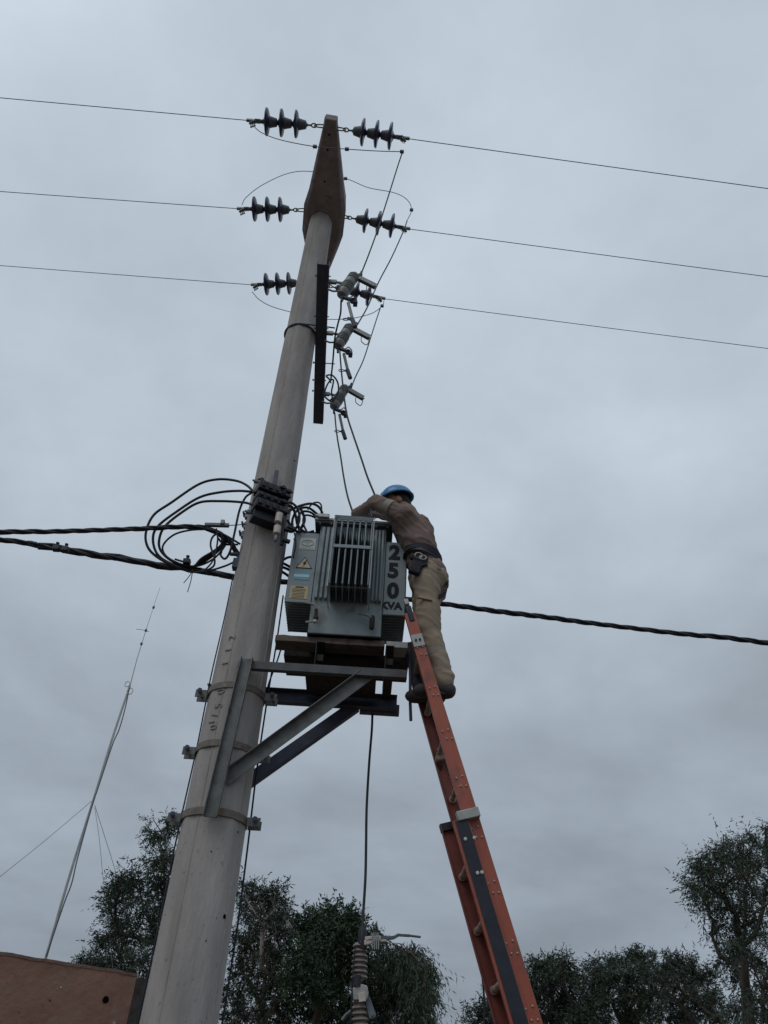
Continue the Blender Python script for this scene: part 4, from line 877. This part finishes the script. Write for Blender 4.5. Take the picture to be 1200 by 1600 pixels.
# boots
for c, yo in ((anL, 0), (anR, 0)):
    m = PB(); capsule(m, c+V((0, 0, .03)), c+V((.005, 0, -.05)), .056, .052); m.ell(c+V((.022, 0, -.068)), (.062, .05, .056)); capsule(m, c+V((0, 0, -.062)), c+V((-.15, .0, -.082)), .052, .044); m.ell(c+V((-.14, 0, -.082)), (.066, .052, .044))
    bo = fleshed(m, 'boot', 'boot', .007, 3, man, .002, 4, 20)
    m = PB(); ol = []
    for i in range(20):
        t = 2*math.pi*i/20; ol.append(c+V((-.065+.135*math.cos(t), .047*math.sin(t)*(1+.12*math.cos(t+math.pi)), -.125)))
    m.prism([c+(p_-c)*.94+V((0, 0, -.0)) for p_ in ol], (0, 0, 0), (0, 0, .03)); m.build('sole', 'rubber', man, bevel=.004)
# helmet
m = PB(); vs = []; n1_, n2_ = 28, 9
for j in range(n2_+1):
    ph = math.pi/2*j/n2_
    for k in range(n1_):
        th = 2*math.pi*k/n1_; rr_ = math.sin(ph)**.85 if j else .001; rib = 1+.018*math.cos(th*1.0)
        vs.append(V((.138*rr_*math.cos(th)*rib, .115*rr_*math.sin(th), .112*math.cos(ph)+.004)))
for k in range(n1_):
    th = 2*math.pi*k/n1_; ex = 1.07+.16*max(0, -math.cos(th))**3; vs.append(V((.140*ex*math.cos(th), .117*1.06*math.sin(th), -.004)))
for k in range(n1_):
    th = 2*math.pi*k/n1_; ex = 1.06+.16*max(0, -math.cos(th))**3; vs.append(V((.140*ex*math.cos(th), .117*1.05*math.sin(th), -.010)))
for k in range(n1_):
    th = 2*math.pi*k/n1_; vs.append(V((.128*math.cos(th), .106*math.sin(th), -.008)))
for k in range(n1_):
    th = 2*math.pi*k/n1_; vs.append(V((.10*math.cos(th), .08*math.sin(th), .06)))
RHm = Matrix.Rotation(math.radians(-14), 3, 'Y'); HC = hd+V((-.004, -.01, .052)); vs = [HC+RHm@(v*.99) for v in vs]
m.add(vs, [(j*n1_+k, j*n1_+(k+1) % n1_, (j+1)*n1_+(k+1) % n1_, (j+1)*n1_+k) for j in range(n2_+4) for k in range(n1_)]); hm = m.build('helmet', 'helmet', man, ang=50)
m = PB(); m.tube([HC+RHm@V((x, 0, .117*math.sqrt(max(0, 1-(x/.14)**2))+.004)) for x in [-.12+.24*i/14 for i in range(15)]], .008, 6); m.build('helmet_ridge', 'helmet', man)
# belt and harness
def hoop(c, rx, ry, h, tilt=0, n=28, th=.008):
    m = PB(); vs = []; R_ = Matrix.Rotation(tilt, 3, 'Y')
    for k in range(n):
        t = 2*math.pi*k/n
        for r_, z in ((0, -h/2), (th, -h/2), (th, h/2), (0, h/2)): vs.append(c+R_@V(((rx+r_)*math.cos(t), (ry+r_)*math.sin(t), z)))
    return m.add(vs, [(k*4+j, k*4+(j+1) % 4, ((k+1) % n)*4+(j+1) % 4, ((k+1) % n)*4+j) for k in range(n) for j in range(4)])
bel = hoop(wai+V((-.004, 0, -.01)), .146, .176, .05, math.radians(14)).build('belt', 'harness', man)
hoop(wai+V((.002, 0, -.055)), .152, .182, .022, math.radians(22)).build('belt_webbing', 'black_plastic', man)
m = PB(); q = aY(650, 886, 4.66); m.box(q, (.085, .05, .13), Matrix.Rotation(.3, 3, 'Y')); m.box(q+V((.05, .0, .04)), (.06, .05, .08), Matrix.Rotation(-.2, 3, 'Y')); m.box(q+V((.02, -.01, .07)), (.13, .04, .04), Matrix.Rotation(.25, 3, 'Y')); fleshed(m, 'tool_pouch', 'harness', .006, 5, man, .004, 2, 16)
q = aY(654, 868, 4.63); m = PB(); m.tube([q+V((.028*math.cos(t), -.004*math.sin(t), .022*math.sin(t))) for t in [i*math.pi/8 for i in range(17)]], .005, 6); m.build('carabiner', 'galv_light', man)
q = aY(661, 871, 4.63); m = PB(); m.tube([q+V((.024*math.cos(t), 0, .020*math.sin(t))) for t in [i*math.pi/8 for i in range(17)]], .005, 6); m.build('carabiner', 'galv_light', man)
m = PB(); P_ = smooth_path([aY(682, 868, 4.85), aY(689, 878, 4.80), aY(695, 893, 4.78), aY(699, 912, 4.76), aY(696, 926, 4.74), aY(686, 933, 4.68)], 5)
for i in range(len(P_)-1): m.bar(P_[i], P_[i+1], .035, .006, up=(1, 0, .2))
m.build('leg_strap', 'harness', man)

# ------------------------------------------------------------------ plastered wall
A, B = aZ(0, 1487, 2.62), aZ(215, 1520, 2.62); dW = (B-A).normalized(); nW = V((-dW.y, dW.x, 0)); A2 = A-dW*4
wl = empty('plastered_wall', (A2+B)/2*1.0-V((0, 0, 2.62)), 'low red brown plastered wall with crumbling top edge and one round hole', 'wall')
m = MB(); n = 140; vs = []; Lw = (B-A2).length
for i in range(n+1):
    p = A2+dW*(Lw*i/n); zt = 2.605+.009*noise.noise(V((i*.22, 0, 0)))+.006*noise.noise(V((i*1.9, 4, 0)))
    for dpt, z in ((0, 0), (1.3, 0), (1.3, zt), (0, zt)): vs.append(V((p.x, p.y, z))+nW*dpt)
m.add(vs, [(i*4+k, i*4+(k+1) % 4, (i+1)*4+(k+1) % 4, (i+1)*4+k) for i in range(n) for k in range(4)]+[(3, 2, 1, 0), (n*4, n*4+1, n*4+2, n*4+3)])
m.build('wall_body', 'plaster', wl, smooth=False)
m = MB(); vs = []
for i in range(n+1):
    p = A2+dW*(Lw*i/n); zt = 2.607+.009*noise.noise(V((i*.22, 0, 0)))+.006*noise.noise(V((i*1.9, 4, 0))); j1, j2 = .010+.009*noise.noise(V((i*.9, 9, 0))), .004+.003*noise.noise(V((i*1.7, 7, 0)))
    for dpt, z in ((-j2, zt-j1), (1.31, zt-.03), (1.31, zt+.012), (-j2, zt+.012)): vs.append(V((p.x, p.y, z))+nW*dpt)
m.add(vs, [(i*4+k, i*4+(k+1) % 4, (i+1)*4+(k+1) % 4, (i+1)*4+k) for i in range(n) for k in range(4)]+[(3, 2, 1, 0), (n*4, n*4+1, n*4+2, n*4+3)])
m.build('mortar_capping', 'plaster_edge', wl)
def onwall(px_, py_):
    d = ray(px_, py_); t = (A-EYE).dot(nW)/d.dot(nW); return EYE+d*t
for px_, py_, r_, mt in ((165, 1562, .026, 'hole_shade'), (95, 1543, .006, 'flag_white'), (178, 1599, .012, 'galv_light'), (78, 1563, .006, 'hole_shade'), (30, 1580, .008, 'plaster_edge')):
    p = onwall(px_, py_); MB()._lathe([(0, r_*.8), (.003, r_), (.006, r_*.5)], p-nW*.001+nW*.0, -nW, 10).build('hole' if mt == 'hole_shade' else 'chip', mt, wl)
m = MB(); sd1 = V((.12, 1, 0)).normalized(); c_ = B+sd1*.28; m.box((c_.x+.004, c_.y, 1.29), (.12, .56, 2.58), Matrix.Rotation(-math.atan2(.12, 1), 3, 'Z')); m.build('shaded_side_wall', 'rust_and_shade', wl, smooth=False)  # near-black instead of plaster, paints the shade on the wall's end
# ------------------------------------------------------------------ antenna mast
mp = pxY([(72, 1495), (95, 1415), (119, 1335), (146, 1250), (172, 1165), (190, 1110), (203, 1072)], 18)
mp = [V((mp[0].x-.06, 18, -.1))]+mp
mast = empty('antenna_mast', (mp[0].x, 18, 0), 'slender leaning metal antenna mast rising behind the wall', 'antenna mast')
MB().tube(smooth_path(mp, 6), .030, 8).build('tube', 'mast_metal', mast)
MB().tube(smooth_path(pxY([(72, 1495), (100, 1412), (112, 1380), (122, 1338), (146, 1252), (152, 1235), (176, 1163), (186, 1140), (196, 1105), (202, 1075)], 17.9), 6), .014, 6).build('feed_cable', 'alu_wire', mast)
wh = pxY([(203, 1072), (214, 1030), (228, 985), (240, 948), (250, 918)], 18); MB().tube(wh, [.013, .010, .008, .006, .005], 6).build('whip_antenna', 'galv_light', mast)
for i, (x, y) in enumerate(((228, 985), (221, 1006), (240, 949))): MB().ell(aY(x, y, 18), (.035, .035, .05), None, 8, 6).build('joint', 'cap_grey', mast)
MB().tube([aY(213, 983, 18), aY(222, 984, 18), aY(233, 987, 18)], .008, 5).build('cross_whip', 'galv_light', mast)
for x, y, r_ in ((203, 1080, .07), (199, 1069, .06)):
    c = aY(x, y, 17.95); MB().tube([c+V((r_*math.cos(t), 0, r_*1.2*math.sin(t))) for t in [i*math.pi/8 for i in range(17)]], .011, 5).build('cable_ring', 'mast_metal', mast)
for pl_, y0, y1, lab in (([(144, 1251), (72, 1312), (0, 1370), (-160, 1500), (-330, 1640)], 18, 14, 'thin guy wire sloping down to the left from the mast'), ([(148, 1258), (162, 1302), (180, 1360), (205, 1450), (235, 1570)], 18, 22, 'thin guy wire sloping to the right from the mast'), ([(148, 1262), (155, 1310), (161, 1372), (170, 1450), (183, 1590)], 18, 16, 'steepest thin guy wire right below the mast fork')):
    wire('guy_wire', pxY(pl_, y0, y1), .0055, 'alu_wire', lab, 'guy wire', 'guy wires of the mast', n=5)

# ------------------------------------------------------------------ trees
rng = np.random.default_rng(5)
def tree(name, label, Y, base_px, clumps, leafm, barkm, droop=.5, dens=1.0, leaf=(.05, .085, .022), trunk_r=.16, fork=.45, group='trees beyond the wall and ladder', spread=.9):
    cl = []
    for c in clumps:
        x, y, r_ = c[:3]; yy = Y+(c[3] if len(c) > 3 else rng.uniform(-1.2, 1.2)); p = aY(x, y, yy); cl.append((np.array(p), r_*((p-EYE).dot(FW))/FPX))
    cen = np.mean([c[0] for c in cl], axis=0); b = aY(base_px[0], base_px[1], Y); base = V((b.x, Y, 0)); top = V(cen)
    e = empty(name, base, label, 'tree', group)
    fk = V((base.x*(1-fork)+top.x*fork, Y, max(1.2, top.z*fork)))
    trunk = smooth_path([base-V((0, 0, .2)), base.lerp(fk, .5)+V((.12, .1, 0)), fk], 5)
    MB().tube(trunk, [trunk_r*(1.15-.35*i/(len(trunk)-1)) for i in range(len(trunk))], 9).build('trunk', barkm, e, ang=80)
    tw = MB(); starts = []; dirs = []
    nodes = [V(fk)]; par = [-1]; plen = [0.]
    order = sorted(range(len(cl)), key=lambda i: (V(cl[i][0])-fk).length); ends_ = []
    for i in order:
        P = V(cl[i][0]); best = min(range(len(nodes)), key=lambda k: (nodes[k]-P).length*1.0+plen[k]*.42+(9 if (k and (P-nodes[k]).z < -.25*(P-nodes[k]).length-.1) else 0))
        Q = nodes[best]; Lq = (P-Q).length; ns_ = max(2, int(Lq/.35)); bow = V((rng.uniform(-.16, .16), rng.uniform(-.16, .16), .07))*Lq; prev = best
        for k in range(1, ns_+1):
            t = k/ns_; nodes.append(Q.lerp(P, t)+bow*math.sin(t*math.pi)+V(rng.normal(size=3))*.035); par.append(prev); plen.append(plen[prev]+Lq/ns_); prev = len(nodes)-1
        ends_.append((i, prev))
    wgt = [0.]*len(nodes)
    for i, e_ in ends_:
        k = e_
        while k >= 0: wgt[k] += 1; k = par[k]
    chd = {}
    for k, p_ in enumerate(par): chd.setdefault(p_, []).append(k)
    rad = lambda k: max(.008, trunk_r*.62*(wgt[k]/len(cl))**.58)
    stack = [(0, c_) for c_ in chd.get(0, [])]
    while stack:
        a0, k = stack.pop(); path = [a0, k]
        while chd.get(k):
            ks = sorted(chd[k], key=lambda q: -wgt[q]); stack += [(k, q) for q in ks[1:]]; k = ks[0]; path.append(k)
        rr_ = [rad(path[1])]+[rad(q) for q in path[1:]]
        MB().tube([nodes[q] for q in path], rr_, 6).build('limb', barkm, e, ang=80)
    for i, e_ in ends_:
        P, R_ = V(cl[i][0]), cl[i][1]; nb = int(7+R_*16); pth = [nodes[e_]]; q = par[e_]
        if q > 0: pth.append(nodes[q])
        for k in range(nb):                                   # branchlets through the clump
            d = V(rng.normal(size=3)); d.z = abs(d.z)*.7-.15 if rng.random() < .65 else d.z; d.normalize(); s_ = pth[rng.integers(len(pth))]
            e1 = P+V((d.x, d.y, d.z*.8))*R_*(rng.uniform(.4, 1.0) if rng.random() < .87 else rng.uniform(1.0, 1.4)); mid = s_.lerp(e1, .5)+V((0, 0, .15*R_))+V(rng.normal(size=3))*.05
            bp = smooth_path([s_, mid, e1-V((0, 0, .12*droop*R_))], 3); tw.tube(bp, [.012, .010, .009, .008, .006, .005, .004][:len(bp)], 4, cap=False)
            ns = int(11*dens*(.6+R_))
            for q in range(ns):
                t = rng.uniform(.35, 1)**.8; pt = bp[min(len(bp)-1, int(t*(len(bp)-1)+.5))]; sdn = V(rng.normal(size=3)).normalized()*.8+d*.55+V((0, 0, .15-droop*.8))
                starts.append(pt+V(rng.normal(size=3))*.04*R_); dirs.append(sdn.normalized())
    tw.build('twigs', barkm, e, smooth=False)['kind'] = 'stuff'
    S_ = np.array(starts); D_ = np.array(dirs); n = len(S_); nl = 13
    Ls = rng.uniform(.12, .34, n)*(1+droop*.9*rng.random(n)**2)
    t = np.tile(np.linspace(.1, 1, nl), n); idx = np.repeat(np.arange(n), nl)
    base_ = S_[idx]+D_[idx]*(Ls[idx]*t)[:, None]; base_[:, 2] -= droop*.22*(Ls[idx]*t)**1.2
    base_ += rng.normal(size=base_.shape)*.010
    ld_ = D_[idx]*.6+rng.normal(size=base_.shape)*.62; ld_[:, 2] -= droop*.6; ld_ /= np.linalg.norm(ld_, axis=1)[:, None]
    sd_ = np.cross(ld_, rng.normal(size=base_.shape)); sd_ /= np.linalg.norm(sd_, axis=1)[:, None]+1e-9
    ll = (rng.uniform(leaf[0], leaf[1], len(base_))*np.where(rng.random(len(base_)) < .25, 1.5, .95))[:, None]; wd_ = leaf[2]*rng.uniform(.7, 1.2, len(base_))[:, None]
    vv = np.stack([base_, base_+ld_*ll*.45+sd_*wd_*.5, base_+ld_*ll, base_+ld_*ll*.45-sd_*wd_*.5], axis=1).reshape(-1, 3)-np.array(base)
    me = bpy.data.meshes.new('crown'); nf = len(base_); me.vertices.add(nf*4); me.vertices.foreach_set('co', vv.astype(np.float32).ravel())
    me.loops.add(nf*4); me.loops.foreach_set('vertex_index', np.arange(nf*4, dtype=np.int32)); me.polygons.add(nf); me.polygons.foreach_set('loop_start', np.arange(0, nf*4, 4, dtype=np.int32)); me.polygons.foreach_set('loop_total', np.full(nf, 4, dtype=np.int32))
    me.update(calc_edges=True); me.materials.append(M[leafm]); o = bpy.data.objects.new('crown', me); COL.objects.link(o); o.parent = e; o['kind'] = 'stuff'
    print(name, nf)
    return e
tree('mesquite_tree', 'open feathery tree partly hidden behind the pole, reaching highest at its left edge', 17, (330, 1600), [(262, 1288, 24), (240, 1305, 14), (255, 1330, 13), (272, 1345, 20), (238, 1345, 10), (250, 1375, 20), (218, 1372, 24), (190, 1375, 17), (180, 1400, 18), (205, 1400, 24), (245, 1400, 24), (172, 1425, 10), (225, 1430, 26), (265, 1430, 26), (195, 1445, 20), (175, 1465, 16), (215, 1468, 24), (255, 1470, 28), (185, 1495, 20), (225, 1505, 28), (262, 1515, 30), (150, 1472, 6), (205, 1540, 26), (240, 1550, 30), (290, 1420, 30), (310, 1480, 40), (320, 1400, 26), (330, 1540, 45), (222, 1570, 30), (232, 1600, 30), (205, 1590, 20)], 'leaf_a', 'bark', .5, .8)
tree('bush_tree', 'small rounded tree top peeping over the left wall', 19, (150, 1620), [(145, 1503, 17), (165, 1508, 15), (130, 1512, 8), (180, 1520, 17), (150, 1525, 20), (170, 1545, 22)], 'leaf_c', 'bark', .3, .9, trunk_r=.1)
tree('mesquite_tree', 'loose tree with pale bare limbs just right of the pole', 16, (400, 1640), [(378, 1388, 13), (395, 1400, 14), (420, 1395, 16), (432, 1405, 12), (410, 1418, 17), (385, 1425, 14), (440, 1428, 20), (415, 1448, 18), (390, 1460, 16), (448, 1450, 14), (425, 1475, 20), (395, 1492, 18), (372, 1470, 10), (440, 1495, 22), (410, 1515, 24), (375, 1515, 14), (440, 1535, 28), (400, 1550, 26), (365, 1545, 18), (430, 1575, 32), (385, 1590, 32), (450, 1600, 30), (360, 1600, 22)], 'leaf_c', 'bark_pale', .45, .78, trunk_r=.15, fork=.55)
tree('leafy_tree', 'dense round green tree between the loose pale limbed tree and the hanging fuse unit', 15, (505, 1650), [(500, 1432, 15), (525, 1432, 16), (545, 1440, 13), (485, 1448, 18), (510, 1455, 22), (538, 1458, 20), (555, 1455, 10), (475, 1470, 18), (500, 1480, 26), (535, 1485, 26), (560, 1482, 14), (462, 1500, 20), (485, 1510, 28), (520, 1515, 32), (552, 1515, 24), (465, 1540, 28), (500, 1550, 34), (540, 1550, 34), (470, 1585, 34), (515, 1590, 38), (555, 1590, 34)], 'leaf_b', 'bark', .15, 1.25, leaf=(.045, .075, .028), trunk_r=.17)
tree('weeping_tree', 'dark tree with drooping branch tips behind the hanging fuse unit', 15.5, (610, 1650), [(585, 1452, 9), (600, 1490, 22), (625, 1485, 20), (648, 1480, 15), (590, 1510, 26), (622, 1510, 26), (652, 1502, 20), (668, 1500, 11), (605, 1535, 28), (640, 1530, 24), (668, 1525, 15), (590, 1560, 28), (628, 1555, 22), (660, 1548, 18), (600, 1590, 28), (640, 1582, 20), (672, 1560, 11), (670, 1590, 12), (615, 1620, 30)], 'leaf_a', 'bark', 1.5, .95, leaf=(.07, .12, .018), trunk_r=.16)
tree('mesquite_tree', 'small low tree seen through and beside the ladder foot', 20, (765, 1650), [(750, 1585, 14), (765, 1570, 12), (780, 1580, 18), (800, 1575, 20), (742, 1600, 12), (770, 1605, 22), (810, 1600, 24)], 'leaf_c', 'bark', .4, .9, trunk_r=.11)
tree('mesquite_tree', 'spreading tree directly right of the ladder', 20, (870, 1660), [(840, 1505, 13), (862, 1502, 14), (880, 1512, 15), (835, 1530, 20), (858, 1530, 22), (885, 1535, 22), (900, 1528, 12), (840, 1560, 26), (870, 1562, 28), (900, 1560, 22), (850, 1595, 32), (890, 1595, 32), (908, 1590, 18)], 'leaf_a', 'bark', .4, .82, leaf=(.06, .10, .024))
tree('mesquite_tree', 'broad dark tree in the middle of the right hand row', 21, (975, 1660), [(925, 1522, 13), (942, 1512, 13), (965, 1508, 14), (985, 1497, 15), (1003, 1500, 15), (1018, 1508, 12), (935, 1540, 20), (965, 1535, 24), (998, 1530, 24), (1022, 1530, 14), (925, 1565, 22), (955, 1568, 28), (990, 1565, 30), (1020, 1560, 22), (930, 1598, 28), (970, 1600, 32), (1010, 1598, 32)], 'leaf_a', 'bark', .35, .9, leaf=(.06, .10, .024))
tree('mesquite_tree', 'ragged tree at the right end of the row beneath the tall tree', 19, (1080, 1660), [(1045, 1510, 13), (1062, 1505, 13), (1078, 1508, 12), (1040, 1535, 16), (1065, 1530, 20), (1090, 1528, 15), (1105, 1528, 12), (1050, 1560, 22), (1080, 1558, 22), (1108, 1555, 16), (1045, 1592, 26), (1080, 1592, 26), (1115, 1585, 18), (1130, 1600, 18)], 'leaf_c', 'bark', .35, .75, leaf=(.06, .10, .024))
tree('mesquite_tree', 'tall open crowned tree cut off by the right edge of the picture', 13, (1215, 1640), [(1135, 1322, 12), (1155, 1318, 13), (1118, 1335, 13), (1098, 1342, 11), (1085, 1352, 10), (1140, 1345, 18), (1168, 1340, 16), (1180, 1312, 11), (1200, 1300, 14), (1110, 1362, 16), (1150, 1372, 18), (1188, 1345, 20), (1080, 1385, 10), (1098, 1390, 14), (1125, 1392, 18), (1165, 1400, 20), (1195, 1385, 22), (1105, 1415, 12), (1140, 1422, 18), (1178, 1430, 20), (1122, 1445, 10), (1155, 1452, 16), (1190, 1462, 22), (1140, 1475, 10), (1165, 1485, 14), (1125, 1495, 8), (1185, 1505, 20), (1155, 1520, 12), (1195, 1540, 24), (1165, 1555, 18), (1150, 1580, 16), (1190, 1585, 26), (1225, 1340, 26), (1230, 1400, 30), (1235, 1470, 30), (1225, 1300, 22)], 'leaf_a', 'bark', .6, .66, leaf=(.055, .09, .017), trunk_r=.17, fork=.5)
